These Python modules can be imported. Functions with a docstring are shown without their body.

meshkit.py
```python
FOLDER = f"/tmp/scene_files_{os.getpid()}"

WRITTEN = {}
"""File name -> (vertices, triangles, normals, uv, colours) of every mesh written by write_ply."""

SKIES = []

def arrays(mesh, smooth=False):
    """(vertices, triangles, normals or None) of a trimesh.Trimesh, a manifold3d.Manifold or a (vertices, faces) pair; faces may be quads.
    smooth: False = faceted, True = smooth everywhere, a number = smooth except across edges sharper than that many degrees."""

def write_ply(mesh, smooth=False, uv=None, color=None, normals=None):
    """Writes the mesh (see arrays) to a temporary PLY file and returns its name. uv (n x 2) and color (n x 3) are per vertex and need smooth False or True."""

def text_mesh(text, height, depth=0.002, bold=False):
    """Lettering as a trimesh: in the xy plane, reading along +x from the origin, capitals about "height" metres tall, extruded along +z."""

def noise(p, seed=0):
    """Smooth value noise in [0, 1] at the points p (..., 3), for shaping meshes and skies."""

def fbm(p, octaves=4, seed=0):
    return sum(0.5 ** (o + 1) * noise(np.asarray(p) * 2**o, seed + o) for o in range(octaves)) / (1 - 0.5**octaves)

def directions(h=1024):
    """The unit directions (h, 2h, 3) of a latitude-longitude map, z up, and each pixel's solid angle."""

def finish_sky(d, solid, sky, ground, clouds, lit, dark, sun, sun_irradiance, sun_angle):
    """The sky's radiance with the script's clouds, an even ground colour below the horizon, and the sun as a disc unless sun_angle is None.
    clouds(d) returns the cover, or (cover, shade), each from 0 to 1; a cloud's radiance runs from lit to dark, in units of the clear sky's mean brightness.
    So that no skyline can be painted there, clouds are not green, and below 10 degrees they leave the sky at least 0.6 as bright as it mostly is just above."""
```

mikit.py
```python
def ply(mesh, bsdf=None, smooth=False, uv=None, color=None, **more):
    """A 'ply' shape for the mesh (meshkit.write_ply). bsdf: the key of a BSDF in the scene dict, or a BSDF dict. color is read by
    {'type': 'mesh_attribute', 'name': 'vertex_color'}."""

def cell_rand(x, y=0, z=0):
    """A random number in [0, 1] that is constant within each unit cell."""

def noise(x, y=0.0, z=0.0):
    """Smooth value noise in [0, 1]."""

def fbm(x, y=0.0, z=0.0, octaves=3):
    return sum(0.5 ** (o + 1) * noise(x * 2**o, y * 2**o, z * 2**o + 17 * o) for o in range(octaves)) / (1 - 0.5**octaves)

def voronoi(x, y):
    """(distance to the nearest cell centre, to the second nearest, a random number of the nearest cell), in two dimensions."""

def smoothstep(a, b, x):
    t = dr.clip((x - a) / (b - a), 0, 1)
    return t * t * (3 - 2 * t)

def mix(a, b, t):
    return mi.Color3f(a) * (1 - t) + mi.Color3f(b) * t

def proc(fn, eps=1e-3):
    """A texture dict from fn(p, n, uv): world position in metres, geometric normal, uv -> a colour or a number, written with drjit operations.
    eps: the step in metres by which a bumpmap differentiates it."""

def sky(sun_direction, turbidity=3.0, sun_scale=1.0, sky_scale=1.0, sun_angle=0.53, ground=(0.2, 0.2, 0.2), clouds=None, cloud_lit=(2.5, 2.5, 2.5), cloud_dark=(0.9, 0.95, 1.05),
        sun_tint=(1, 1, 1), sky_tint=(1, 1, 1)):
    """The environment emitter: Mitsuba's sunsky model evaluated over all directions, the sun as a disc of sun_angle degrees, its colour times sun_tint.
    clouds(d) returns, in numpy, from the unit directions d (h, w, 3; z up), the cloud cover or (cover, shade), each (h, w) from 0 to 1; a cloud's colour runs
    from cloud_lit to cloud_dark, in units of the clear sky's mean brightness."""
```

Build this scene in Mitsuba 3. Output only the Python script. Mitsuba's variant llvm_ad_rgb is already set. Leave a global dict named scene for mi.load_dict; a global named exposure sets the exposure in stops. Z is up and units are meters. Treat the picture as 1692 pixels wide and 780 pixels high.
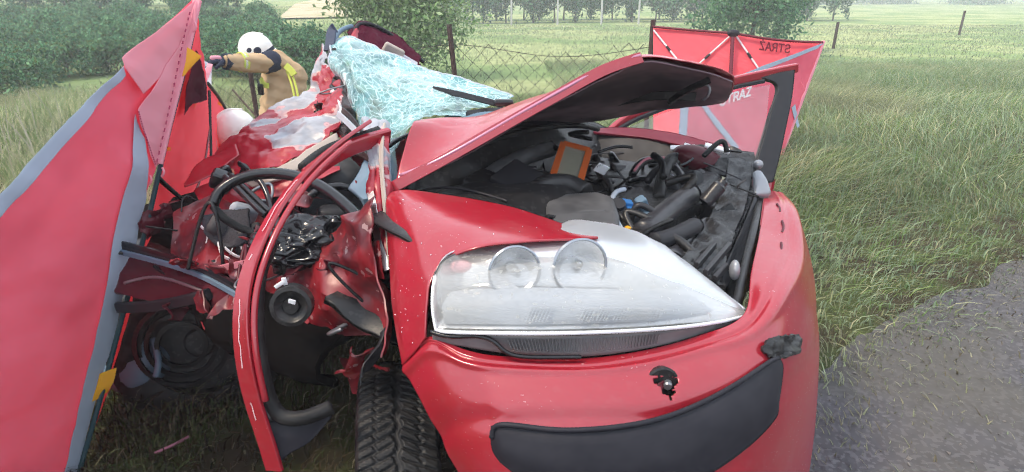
import math, random, numpy as np, trimesh, mitsuba as mi, mikit, meshkit, manifold3d as m3
import drjit as dr
from scipy.interpolate import CubicSpline
from mikit import ply, proc, noise, fbm, voronoi, cell_rand, smoothstep, mix
T = mi.ScalarTransform4f
rng = np.random.default_rng(7); random.seed(7)
scene = {'type': 'scene'}
labels = {}
CAM = np.array([0, 0, 1.33]); PITCH = math.radians(20.25)
scene['camera'] = {'type': 'perspective', 'fov': math.degrees(2*math.atan(846/1080)), 'fov_axis': 'x', 'near_clip': 0.05, 'far_clip': 4000.0,
    'to_world': T().look_at(origin=CAM.tolist(), target=[0, math.cos(PITCH), 1.33-math.sin(PITCH)], up=[0, 0, 1])}
scene['sky'] = mikit.sky([-0.5, -0.25, 0.85], turbidity=4, sun_scale=0.32, sun_angle=11, sky_scale=1.0, clouds=lambda d: 0.9 + 0*d[..., 0],
    cloud_lit=(1.9, 2.08, 2.36), cloud_dark=(1.2, 1.25, 1.35), ground=(.12, .14, .09))
exposure = 2.85

# ---------------------------------------------------------------- materials
def rgb(*c): return {'type': 'rgb', 'value': list(c)}
def prin(col, rough=.5, metal=0., **k):
    if 'eta' not in k: k.setdefault('specular', .28)
    return {'type': 'twosided', 'bsdf': {'type': 'principled', 'base_color': col if isinstance(col, dict) else rgb(*col), 'roughness': rough, 'metallic': metal, **k}}
def S3(p, s): return p.x*s, p.y*s, p.z*s
def paint_fn(p, n, uv):
    spot = smoothstep(.90, .95, noise(*S3(p, 240)))*smoothstep(.42, .6, noise(*S3(p, 9)))
    dust = smoothstep(.5, .85, fbm(*S3(p, 7), 4))*.10 + smoothstep(.55, .8, fbm(*S3(p, 60), 2))*.05
    return mix(mix((.33, .011, .024), (.40, .20, .20), dust), (.75, .60, .62), spot*.3)
scene['car_paint'] = prin(proc(paint_fn), .17, 0.1, eta=1.68, clearcoat=1., clearcoat_gloss=.95)
def tear_fn(p, n, uv):
    q = fbm(p.x*5+3, p.y*5+1, p.z*7, 4)
    m = smoothstep(.535, .55, q + .05*(fbm(*S3(p, 45), 2)-.5))
    e = smoothstep(.515, .53, q + .05*(fbm(*S3(p, 45), 2)-.5)) - m
    g = mix((.19, .20, .23), (.40, .42, .46), fbm(p.x*25, p.y*25, p.z*60, 3))
    return mix(mix((.32, .010, .024), g, m), (.6, .5, .5), e*.6)
scene['torn_paint'] = prin(proc(tear_fn), .38, 0., specular=.6, clearcoat=.5)
def scuff_fn(p, n, uv):
    q = fbm(*S3(p, 14), 4)
    sc = smoothstep(.70, .74, fbm(p.x*60, p.y*19, p.z*42, 3))
    return mix(mix((.21, .008, .014), (.07, .006, .010), smoothstep(.35, .7, q)), (.45, .30, .30), sc*.5)
scene['scuffed_paint'] = prin(proc(scuff_fn), .36, 0., specular=.6, clearcoat=.7)
def grime_fn(p, n, uv):
    q = fbm(*S3(p, 18), 4); w = smoothstep(.62, .70, fbm(*S3(p, 70), 2))
    return mix(mix((.005, .005, .006), (.024, .023, .024), q), (.10, .095, .095), w*.12)
scene['grimy_black'] = prin(proc(grime_fn), .42, specular=.5)
scene['gloss_black'] = prin((.008, .008, .010), .16, specular=.6)
scene['dark_plastic'] = prin((.022, .022, .026), .45)
def trim_fn(p, n, uv):
    return mix((.011, .011, .017), (.026, .025, .033), fbm(*S3(p, 25), 4))
scene['trim_plastic'] = prin(proc(trim_fn), .55)
scene['rubber'] = prin(proc(lambda p, n, uv: mix((.007, .007, .008), (.022, .021, .021), smoothstep(.35, .75, fbm(*S3(p, 22), 3)))), .5)
scene['grey_plastic'] = prin(proc(lambda p, n, uv: mix((.035, .035, .038), (.11, .11, .115), fbm(*S3(p, 20), 3))), .55)
scene['pale_grey'] = prin((.42, .46, .52), .45)
scene['seat_cloth'] = prin(proc(lambda p, n, uv: mix((.025, .026, .032), (.05, .05, .06), noise(*S3(p, 260)))), .85)
scene['blue_grey'] = prin((.13, .20, .27), .35)
scene['bare_metal'] = {'type': 'twosided', 'bsdf': {'type': 'roughconductor', 'material': 'Al', 'alpha': .22}}
scene['dull_metal'] = prin((.30, .31, .33), .42, .85)
scene['chrome'] = {'type': 'twosided', 'bsdf': {'type': 'roughconductor', 'material': 'Al', 'alpha': .12}}
scene['beige_trim'] = prin((.42, .37, .33), .8)
scene['maroon'] = prin((.085, .008, .016), .4, clearcoat=.4)
scene['white_paint'] = prin((.80, .79, .80), .3, clearcoat=.6)
scene['label_white'] = prin((.78, .80, .84), .5)
scene['orange_rubber'] = prin((.58, .12, .03), .5)
scene['filter_paper'] = prin((.27, .26, .20), .9)
scene['blue_plastic'] = prin((.03, .14, .36), .4)
scene['yellow_plastic'] = prin((.80, .36, .02), .45)
scene['lens_clear'] = {'type': 'blendbsdf', 'weight': proc(lambda p, n, uv: .24 + .20*smoothstep(.35, .8, fbm(*S3(p, 9), 4)) + .3*smoothstep(.72, .78, fbm(*S3(p, 90), 2))),
    'a': {'type': 'thindielectric', 'int_ior': 1.45}, 'b': {'type': 'principledthin', 'base_color': rgb(.72, .71, .66), 'roughness': .4, 'diff_trans': 1.0}}
scene['lens_inner'] = prin((.62, .645, .68), .2, .7, specular=.5)
scene['lamp_well'] = prin((.66, .68, .71), .24, .6, specular=.5)
scene['lamp_base_grey'] = prin(proc(lambda p, n, uv: mix((.10, .10, .105), (.20, .195, .20), fbm(*S3(p, 14), 3))), .5)
scene['window_glass'] = {'type': 'blendbsdf', 'weight': .07, 'a': {'type': 'thindielectric', 'int_ior': 1.5}, 'b': {'type': 'principledthin', 'base_color': rgb(.8, .78, .8), 'roughness': .6, 'diff_trans': 1.0}}
def crack_w(p, n, uv):
    wx, wy = 2.2*fbm(uv.x*7, uv.y*7), 2.2*fbm(uv.y*7, uv.x*7, 3.)
    a, b, r = voronoi(uv.x*13 + wx, uv.y*12 + wy)
    c, d, q = voronoi(uv.x*34 + wx*2, uv.y*27)
    e, f, _ = voronoi(uv.x*5+4 + wx, uv.y*7 + wy)
    dens = smoothstep(.38, .60, fbm(uv.x*3.2+5, uv.y*3.2, 1., 3))
    l = dr.maximum(dr.maximum((1 - smoothstep(.0, .075, b-a))*.75, (1 - smoothstep(.0, .16, d-c))*.8*dens), (1 - smoothstep(.0, .035, f-e)))
    edge = 1 - smoothstep(.02, .22, dr.minimum(uv.x, uv.y*1.3))
    return dr.clip(.14 + .22*q*r + .34*dens + .35*edge + l*.6, 0, 1)
def crack_c(p, n, uv):
    wx, wy = 2.2*fbm(uv.x*7, uv.y*7), 2.2*fbm(uv.y*7, uv.x*7, 3.)
    a, b, r = voronoi(uv.x*13 + wx, uv.y*12 + wy)
    c, d, q2 = voronoi(uv.x*34 + wx*2, uv.y*27)
    q = fbm(uv.x*4, uv.y*4, 3., 3)
    l = dr.maximum(1 - smoothstep(.0, .08, b-a), (1 - smoothstep(.0, .14, d-c))*.7)
    return mix(mix((.10, .31, .33), (.36, .66, .68), dr.clip(smoothstep(.25, .7, q) + .35*(r-.5) + .3*(q2-.5), 0, 1)), (.70, .84, .86), l*.75)
scene['cracked_glass'] = {'type': 'blendbsdf', 'weight': proc(crack_w), 'a': {'type': 'thindielectric', 'int_ior': 1.5, 'specular_transmittance': rgb(.62, .84, .85)},
    'b': {'type': 'twosided', 'bsdf': {'type': 'principled', 'base_color': proc(crack_c), 'roughness': .3, 'specular': .7}}}
def cloth(c, tr=.7): return {'type': 'principledthin', 'base_color': c if isinstance(c, dict) else rgb(*c), 'roughness': .6, 'diff_trans': tr, 'spec_trans': 0.}
scene['pink_fabric'] = cloth(proc(lambda p, n, uv: mix((.94, .25, .34), (.86, .20, .28), smoothstep(.4, .75, fbm(*S3(p, 4), 4)) + .25*(noise(*S3(p, 700))-.5))), .7)
scene['pink_patch'] = cloth((.92, .46, .54), .55)
scene['red_fabric'] = cloth((.92, .18, .22), .7)
scene['grey_band'] = cloth((.50, .58, .70), .25)
scene['pole_white'] = prin((.75, .68, .70), .4)
scene['pole_black'] = prin((.015, .02, .024), .5)
scene['ink_dark'] = prin((.16, .012, .03), .7)
scene['ink_white'] = prin((.85, .83, .84), .6)
scene['tab_yellow'] = prin((.82, .40, .03), .6)
scene['cloth_white'] = cloth((.75, .76, .82), .5)
scene['tan_fabric'] = prin(proc(lambda p, n, uv: mix((.40, .27, .15), (.50, .36, .22), fbm(*S3(p, 12), 3))), .85)
scene['navy_fabric'] = prin((.022, .028, .05), .8)
scene['hi_vis'] = prin((.52, .58, .10), .6)
scene['silver_tape'] = prin((.62, .62, .62), .35)
scene['skin'] = prin((.50, .27, .19), .5)
scene['helmet_shell'] = prin((.82, .80, .76), .25, clearcoat=.8)
scene['rust_iron'] = prin(proc(lambda p, n, uv: mix((.035, .025, .025), (.10, .055, .045), fbm(*S3(p, 30), 3))), .8)
scene['wire'] = prin((.035, .033, .03), .7)
scene['lamp_pink'] = prin((.85, .42, .46), .3)
scene['underside'] = prin((.004, .0035, .0035), .9, specular=.05)
scene['hem_paint'] = prin((.50, .20, .30), .25, .2, eta=1.9)
scene['lens_ring'] = prin((.34, .37, .42), .25, .6)
scene['pebble'] = prin((.16, .15, .14), .9)
scene['concrete'] = prin((.52, .52, .50), .85)
scene['bark'] = prin((.11, .085, .065), .9)
scene['bonnet_lining'] = prin(proc(lambda p, n, uv: mix((.055, .036, .044), (.24, .16, .18), smoothstep(.35, .75, fbm(*S3(p, 6), 4)))), .42, specular=.5)
scene['maroon_cloth'] = prin((.060, .006, .018), .85, specular=.1)
scene['pale_visor'] = prin((.33, .34, .38), .6)
scene['navy_strap'] = prin((.045, .06, .10), .6)
scene['white_scratch'] = prin((.72, .52, .54), .5)
scene['pink_metal'] = prin((.55, .20, .24), .4)
scene['pink_strip'] = prin((.36, .15, .20), .6)
scene['blue_grey_dark'] = prin((.03, .035, .045), .7)
scene['wing_grey'] = prin(proc(lambda p, n, uv: mix((.020, .019, .021), (.085, .08, .08), smoothstep(.35, .7, fbm(*S3(p, 4), 4)))), .6)
scene['dark_red'] = prin((.14, .010, .025), .35, clearcoat=.6)
scene['white_lens'] = prin((.30, .31, .335), .2, .4, clearcoat=1.)
scene['radiator_mesh'] = prin(proc(lambda p, n, uv: mix((.012, .012, .013), (.07, .068, .07), smoothstep(.5, .7, noise(p.x*160, p.y*160, p.z*160)))), .6)
scene['dull_dark'] = prin((.05, .05, .055), .4, .4)
scene['wet_plastic'] = prin(proc(lambda p, n, uv: mix((.014, .014, .017), (.045, .044, .05), fbm(*S3(p, 15), 3))), .34, specular=.4)
scene['stitch'] = prin((.42, .05, .12), .7)
scene['pole_teal'] = prin((.018, .05, .06), .5)
VC = {'type': 'mesh_attribute', 'name': 'vertex_color'}
scene['leaf'] = {'type': 'principledthin', 'base_color': VC, 'roughness': .7, 'eta': 1.2, 'diff_trans': .8}
scene['blade'] = {'type': 'principledthin', 'base_color': VC, 'roughness': .6, 'eta': 1.2, 'diff_trans': .8}
def ground_fn(p, n, uv):
    a = fbm(p.x*.35, p.y*.35, 0., 4); b = fbm(p.x*5, p.y*5, 2., 4)
    far = smoothstep(7, 16, p.y)
    c = mix((.040, .033, .018), (.055, .070, .022), smoothstep(.35, .7, b))
    f = mix((.15, .21, .085), (.26, .29, .14), smoothstep(.35, .65, a))
    return mix(c, mix(f, (.10, .15, .05), .4*smoothstep(.4, .7, b)), far)
scene['ground_mat'] = prin(proc(ground_fn), .95)
def road_fn(p, n, uv):
    b = fbm(p.x*30, p.y*30, 0., 4); s = smoothstep(.6, .68, noise(p.x*90, p.y*90))
    d = smoothstep(.35, .7, fbm(p.x*2.2, p.y*2.2, 4., 4))
    return mix(mix(mix((.042, .040, .045), (.085, .080, .088), b), (.20, .19, .2), s*.3), (.085, .078, .062), d*.6)
scene['road_mat'] = {'type': 'twosided', 'bsdf': {'type': 'bumpmap', 'arbitrary': proc(lambda p, n, uv: fbm(p.x*55, p.y*55, 0., 3), 2e-3), 'scale': .012,
    'bsdf': {'type': 'principled', 'base_color': proc(road_fn), 'roughness': .75}}}
scene['sand'] = prin(proc(lambda p, n, uv: mix((.40, .33, .23), (.27, .26, .14), smoothstep(.4, .7, fbm(p.x*.8, p.y*.8, 0., 3)))), .95)

# ---------------------------------------------------------------- helpers
def key_for(base):
    if base not in scene and not any(k.startswith(base + '__') for k in scene): return base
    i = 1
    while True:
        k = f'{base}_{i:03d}'
        if k not in scene and not any(q.startswith(k + '__') for q in scene): return k
        i += 1
def tag(k, label=None, cat=None, group=None, kind=None):
    d = labels.setdefault(k, {})
    if label: d['label'] = label
    if cat: d['category'] = cat
    if group: d['group'] = group
    if kind: d['kind'] = kind
    return k
def add(base, mesh, bsdf, smooth=False, parent=None, label=None, cat=None, group=None, kind=None, uv=None, color=None, raw=None, **more):
    k = key_for((parent + '__' if parent else '') + base)
    scene[k] = {**raw, **more} if raw else ply(mesh, bsdf, smooth, uv, color, **more)
    if label or cat or group or kind: tag(k, label, cat, group, kind)
    return k
def cat_(ms):
    ms = [trimesh.Trimesh(m.to_mesh().vert_properties[:, :3], m.to_mesh().tri_verts, process=False) if hasattr(m, 'to_mesh') else m for m in ms]
    return trimesh.util.concatenate(ms)
def V(*a): return np.array(a[0] if len(a) == 1 else a, float)
def spl(pts, n):
    pts = np.asarray(pts, float)
    if len(pts) == 2: return pts[0] + (pts[1]-pts[0])*np.linspace(0, 1, n)[:, None]
    d = np.r_[0, np.cumsum(np.maximum(np.linalg.norm(np.diff(pts, axis=0), axis=1), 1e-4)**.5)]
    return CubicSpline(d, pts, bc_type='natural')(np.linspace(0, d[-1], n))
def cr(pts, n):                       # Catmull-Rom with uniform knots along axis 0
    pts = np.asarray(pts, float); m = len(pts)
    t = np.linspace(0, m-1, n); i = np.minimum(t.astype(int), m-2); f = t - i
    sh = (n,) + (1,)*(pts.ndim-1); f = f.reshape(sh)
    p1, p2 = pts[i], pts[i+1]
    p0 = np.where((i > 0).reshape(sh), pts[np.maximum(i-1, 0)], 2*p1-p2); p3 = np.where((i < m-2).reshape(sh), pts[np.minimum(i+2, m-1)], 2*p2-p1)
    return .5*(2*p1 + (p2-p0)*f + (2*p0-5*p1+4*p2-p3)*f*f + (3*p1-p0-3*p2+p3)*f**3)
def grid_pts(rows, nu, nv, lin=False):
    g = np.array(rows, float)
    if lin:
        def li(a, n):
            t = np.linspace(0, len(a)-1, n); i = np.minimum(t.astype(int), len(a)-2); f = (t-i).reshape((n,)+(1,)*(a.ndim-1)); return a[i]*(1-f)+a[i+1]*f
        return li(li(g, nv).transpose(1, 0, 2), nu).transpose(1, 0, 2)
    return cr(cr(g, nv).transpose(1, 0, 2), nu).transpose(1, 0, 2)     # (nv, nu, 3)
def gfaces(nv, nu):
    i = np.arange(nv*nu).reshape(nv, nu)
    return np.c_[i[:-1, :-1].ravel(), i[:-1, 1:].ravel(), i[1:, 1:].ravel(), i[1:, :-1].ravel()]
def normals(P):
    du, dv = np.gradient(P, axis=1), np.gradient(P, axis=0)
    n = np.cross(du, dv); n /= np.maximum(np.linalg.norm(n, axis=-1, keepdims=True), 1e-9)
    c = P.reshape(-1, 3).mean(0); nm = n.reshape(-1, 3).mean(0)
    return n if nm @ (CAM - c) > 0 else -n
def crumple(P, amp, sc, seed=0, ridged=True):
    f = meshkit.fbm(P*sc, 4, seed)
    h = (1 - 2*np.abs(2*f-1)) if ridged else (2*f-1)
    return P + normals(P)*(amp*h)[..., None]
def shell(P, th=.002, keep=None):
    """A sheet with thickness: front grid P, back grid th behind it, sides closed."""
    nv, nu = P.shape[:2]
    B = P - normals(P)*th
    f = gfaces(nv, nu); N = nv*nu
    if keep is not None: f = f[keep]
    e = {}
    for q in f:
        for a, b in ((q[0], q[1]), (q[1], q[2]), (q[2], q[3]), (q[3], q[0])):
            if (b, a) in e: e.pop((b, a))
            else: e[(a, b)] = 1
    side = np.array([(b, a, a+N, b+N) for a, b in e])
    allf = np.vstack([f, f[:, ::-1]+N, side])
    tri = np.vstack([allf[:, [0, 1, 2]], allf[:, [0, 2, 3]]])
    return trimesh.Trimesh(np.vstack([P.reshape(-1, 3), B.reshape(-1, 3)]), tri, process=False)
def sheet(rows, nu=30, nv=20, th=.002, amp=0, sc=8, seed=0, lin=False, ridged=True):
    P = grid_pts(rows, nu, nv, lin)
    if amp: P = crumple(P, amp, sc, seed, ridged)
    return shell(P, th)
def frames(path):
    t = np.gradient(path, axis=0); t /= np.linalg.norm(t, axis=1, keepdims=True)
    a = V(0, 0, 1) if abs(t[0][2]) < .9 else V(1, 0, 0)
    u = np.cross(t[0], a); u /= np.linalg.norm(u); us = [u]
    for k in range(1, len(path)):
        u = us[-1] - t[k]*(us[-1] @ t[k]); us.append(u/np.linalg.norm(u))
    us = np.array(us); return t, us, np.cross(t, us)
def sweep(path, prof, scale=None, side=None, closed=True):
    """Sweep a closed profile (k x 2) along a path; side: the direction of the profile's x axis (else parallel transport)."""
    path = np.asarray(path, float); t, u, w = frames(path)
    if side is not None:
        s = np.broadcast_to(np.asarray(side, float), path.shape); u = s - t*(s*t).sum(1, keepdims=True); u /= np.linalg.norm(u, axis=1, keepdims=True); w = np.cross(t, u)
    prof = np.asarray(prof, float); k = len(prof)
    sc = np.ones(len(path)) if scale is None else np.asarray(scale)
    P = path[:, None] + sc[:, None, None]*(prof[None, :, :1]*u[:, None] + prof[None, :, 1:]*w[:, None])
    v = P.reshape(-1, 3); f = []
    for i in range(len(path)-1):
        for j in range(k):
            a, b = i*k+j, i*k+(j+1) % k; f += [(a, b, b+k), (a, b+k, a+k)]
    n = len(v); v = np.vstack([v, P[0].mean(0), P[-1].mean(0)]); o = (len(path)-1)*k
    for j in range(k): f += [(n, (j+1) % k, j), (n+1, o+j, o+(j+1) % k)]
    m = trimesh.Trimesh(v, f, process=False)
    if m.volume < 0: m.invert()
    return m
def circ(r, n=10, ry=None):
    a = np.arange(n)/n*2*math.pi; return np.c_[np.cos(a)*r, np.sin(a)*(ry or r)]
def tube(pts, r, n=8, seg=None):
    path = spl(pts, seg or max(2, 8*(len(pts)-1))) if len(pts) > 2 else np.asarray(pts, float)
    return sweep(path, circ(r, n))
def strip(pts, w, th, side, seg=40, wob=0, seed=0):
    """A bar of w by th along a smooth path, its width along side."""
    path = spl(pts, seg); a, b, c = w/2, th/2, min(w, th)*.2
    return sweep(path, [(-a+c, -b), (a-c, -b), (a, -b+c), (a, b-c), (a-c, b), (-a+c, b), (-a, b-c), (-a, -b+c)], side=side)
def bar(a, b, w, h, up=(0, 0, 1)):
    return strip([a, b], w, h, np.cross(np.asarray(b, float)-np.asarray(a, float), up), 2)
def hullpts(p): return m3.Manifold.hull_points(np.asarray(p, float))
def man2tri(m):
    q = m.to_mesh(); return trimesh.Trimesh(np.array(q.vert_properties[:, :3]), np.array(q.tri_verts), process=False)
def rbox(c, size, ax=None, r=.006, seg=8):
    s = m3.Manifold.sphere(r, seg); h = np.asarray(size, float)/2 - r
    m = m3.Manifold.batch_hull([s.translate(((i*h[0]), (j*h[1]), (k*h[2]))) for i in (-1, 1) for j in (-1, 1) for k in (-1, 1)])
    t = man2tri(m); M = np.eye(4); M[:3, 3] = c
    if ax is not None: M[:3, :3] = np.array(ax).T
    t.apply_transform(M); return t
def euler(a, b, c): return trimesh.transformations.euler_matrix(a, b, c)[:3, :3].T
def lathe(prof, c, axis, n=40):
    m = trimesh.creation.revolve(np.asarray(prof, float), sections=n); m.apply_transform(trimesh.geometry.align_vectors([0, 0, 1], axis)); m.apply_translation(c); return m
A = math.radians(32.4); FWD = V(math.cos(A), -math.sin(A), 0); LEFT = V(math.sin(A), math.cos(A), 0); UP = V(0, 0, 1)
def car(u, v, z): return V(.793, 1.593, 0) + FWD*u + LEFT*v + UP*z
CARAX = [FWD, LEFT, UP]
def sm(a, b, x): t = np.clip((x-a)/(b-a), 0., 1.); return t*t*(3-2*t)
def gz(x, y):
    x, y = np.asarray(x, float), np.asarray(y, float)
    h = -.12 + sm(3.6, 8, y)*(-.38 + .42*sm(.5, 2.5, x)*(1-sm(9, 20, y)))
    h = h + .036*np.clip(y-12.5, 0, 34)*sm(-2.5, -7.5, x)
    return h + .05*(meshkit.fbm(np.stack([x*.6, y*.6, x*0], -1), 3)-.5)*sm(2, 6, y) - .06*sm(-.6, .3, -x)*(1-sm(3, 5, y))
# ---------------------------------------------------------------- the setting
def road_dist(x, y): return ((np.asarray(x, float)-.95)*.578 - (np.asarray(y, float)-2.12)*.816)     # > 0 on the road side
_gz0 = gz
def gz(x, y):
    k = sm(.1, 1.8, -road_dist(x, y)); return -.12*(1-k) + k*_gz0(x, y)
def axis(lo, hi, n, s): t = np.linspace(np.arcsinh(lo/s), np.arcsinh(hi/s), n); return np.sinh(t)*s
gx, gy = axis(-600, 600, 260, 4), axis(-40, 900, 260, 4)
X, Y = np.meshgrid(gx, gy)
add('ground', (np.stack([X, Y, gz(X, Y) + 0*X], -1).reshape(-1, 3), gfaces(260, 260)), 'ground_mat', True, label='grassy verge and field ground under the wreck', kind='structure')
s_ = np.r_[np.linspace(-12, -1.5, 30), np.linspace(-1.45, 6, 300), np.linspace(6.1, 60, 70)]; t_ = np.linspace(0, 1, 12)
rag = .30*(meshkit.fbm(np.stack([s_*1.6, 0*s_, 0*s_], -1), 5, 5)-.5)
Sg, Tg = np.meshgrid(s_, t_); off = rag[None]*(1-Tg) + Tg*5.2
RX, RY = .95 + .816*Sg + .578*off, 2.12 + .578*Sg - .816*off
add('road', (np.stack([RX, RY, 0*RX-.112], -1).reshape(-1, 3), gfaces(12, 400)), 'road_mat', True, label='grey dirty road surface beside the verge', kind='structure')
pc = spl([(-9.5, 33), (-12.5, 45), (-20, 75), (-34, 130)], 50); Tn = np.gradient(pc, axis=0); Tn /= np.linalg.norm(Tn, axis=1, keepdims=True); Nn = np.c_[-Tn[:, 1], Tn[:, 0]]
PX = np.stack([pc + Nn*w for w in np.linspace(-1.6, 1.6, 7)]); PX = np.concatenate([PX, (gz(PX[..., 0], PX[..., 1])+.08)[..., None]], -1)
add('path', (PX.reshape(-1, 3), gfaces(7, 50)), 'sand', True, label='pale sandy track between the orchards', kind='structure')

def blades(xy, h, w, cols, lean=.5, z0=None, droop=.35, bright=1.3):
    n = len(xy); h = np.broadcast_to(h, n)*rng.uniform(.55, 1.25, n); a = 9*meshkit.fbm(np.c_[xy*.55, 0*xy[:, 0]], 3, 12) + rng.normal(0, .9, n); w = np.broadcast_to(w, n)*rng.uniform(.7, 1.3, n)
    h = h*(.38 + .62*sm(.05, 1.5, -road_dist(xy[:, 0], xy[:, 1])))
    base = np.c_[xy, gz(xy[:, 0], xy[:, 1])-.01 if z0 is None else z0]
    ld = np.c_[np.cos(a), np.sin(a)]*rng.uniform(.1, 1, n)[:, None]*lean + np.array([.12, -.05])
    sd = np.c_[-np.sin(a + rng.normal(0, .7, n)), np.cos(a + rng.normal(0, .7, n)), np.zeros(n)]*w[:, None]/2
    vs = []
    for t, ww in ((0, 1), (.4, .85), (.75, .55)):
        p = base + np.c_[ld*(h*t**1.8)[:, None], h*t*(1-droop*t)]; vs += [p-sd*ww, p+sd*ww]
    vs.append(base + np.c_[ld*h[:, None], h*(1-droop)])
    Vv = np.stack(vs, 1).reshape(-1, 3); b = np.arange(n)[:, None]*7
    F = np.concatenate([b+np.array(q) for q in ((0, 1, 3), (0, 3, 2), (2, 3, 5), (2, 5, 4), (4, 5, 6))])
    cols = np.asarray(cols); c = cols[rng.integers(0, len(cols), n)]*rng.uniform(.7, 1.25, n)[:, None]
    g = meshkit.fbm(np.c_[xy*.9, 0*xy[:, 0]], 3, 9)[:, None]; st = sm(.52, .68, meshkit.fbm(np.c_[xy*.45, 0*xy[:, 0]+3], 3, 19))[:, None]; c = c*(1-.45*st) + np.array([.24, .22, .12])*.45*st
    c = c*(.7 + .6*g)*bright; c = c*.8 + .2*c.mean(1, keepdims=True)
    return trimesh.Trimesh(Vv, F, process=False), np.repeat(np.clip(c, 0, 1), 7, axis=0)
def scatter(n, x0, x1, y0, y1, keep=None, power=1.):
    p = np.c_[rng.uniform(x0, x1, n), y0 + (y1-y0)*rng.uniform(0, 1, n)**power]
    p = p[np.abs(p[:, 0]) < .95*p[:, 1] + .5]
    m = road_dist(p[:, 0], p[:, 1]) < .45*(meshkit.fbm(np.c_[p*1.1, 0*p[:, 0]], 3, 4)-.62) + .16*rng.normal(0, 1, len(p))
    return p[m] if keep is None else p
GREEN = [(.10, .17, .04), (.13, .20, .05), (.08, .14, .03), (.16, .20, .07)]
DRY = [(.32, .30, .17), (.27, .27, .13), (.38, .36, .23), (.20, .23, .10)]
PALEG = [(.18, .25, .14), (.22, .28, .17), (.16, .22, .12)]
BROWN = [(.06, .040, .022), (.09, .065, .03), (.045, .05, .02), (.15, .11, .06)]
def grass(base, n, area, h, w, cols, label, **k):
    kw = {q: k.pop(q) for q in ('lean', 'droop', 'bright') if q in k}
    if k.pop('edge', False):
        k.pop('keep'); p = scatter(n*6, *area, keep=0); p = p[np.abs(rng.normal(0, 1, len(p)))*.34 > np.abs(road_dist(p[:, 0], p[:, 1])-.06)]
    else: p = scatter(n, *area, **k)
    m, c = blades(p, h, w, cols, **kw)
    add(base, m, 'blade', True, color=c, label=label, cat='grass', kind='stuff')
grass('trampled_grass', 12000, (-2.4, .4, 1.0, 3.6), .20, .006, BROWN*2 + GREEN[:1] + DRY[:1], 'brown and green trampled grass in the shade under the wreck', lean=.9, bright=.85)
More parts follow.
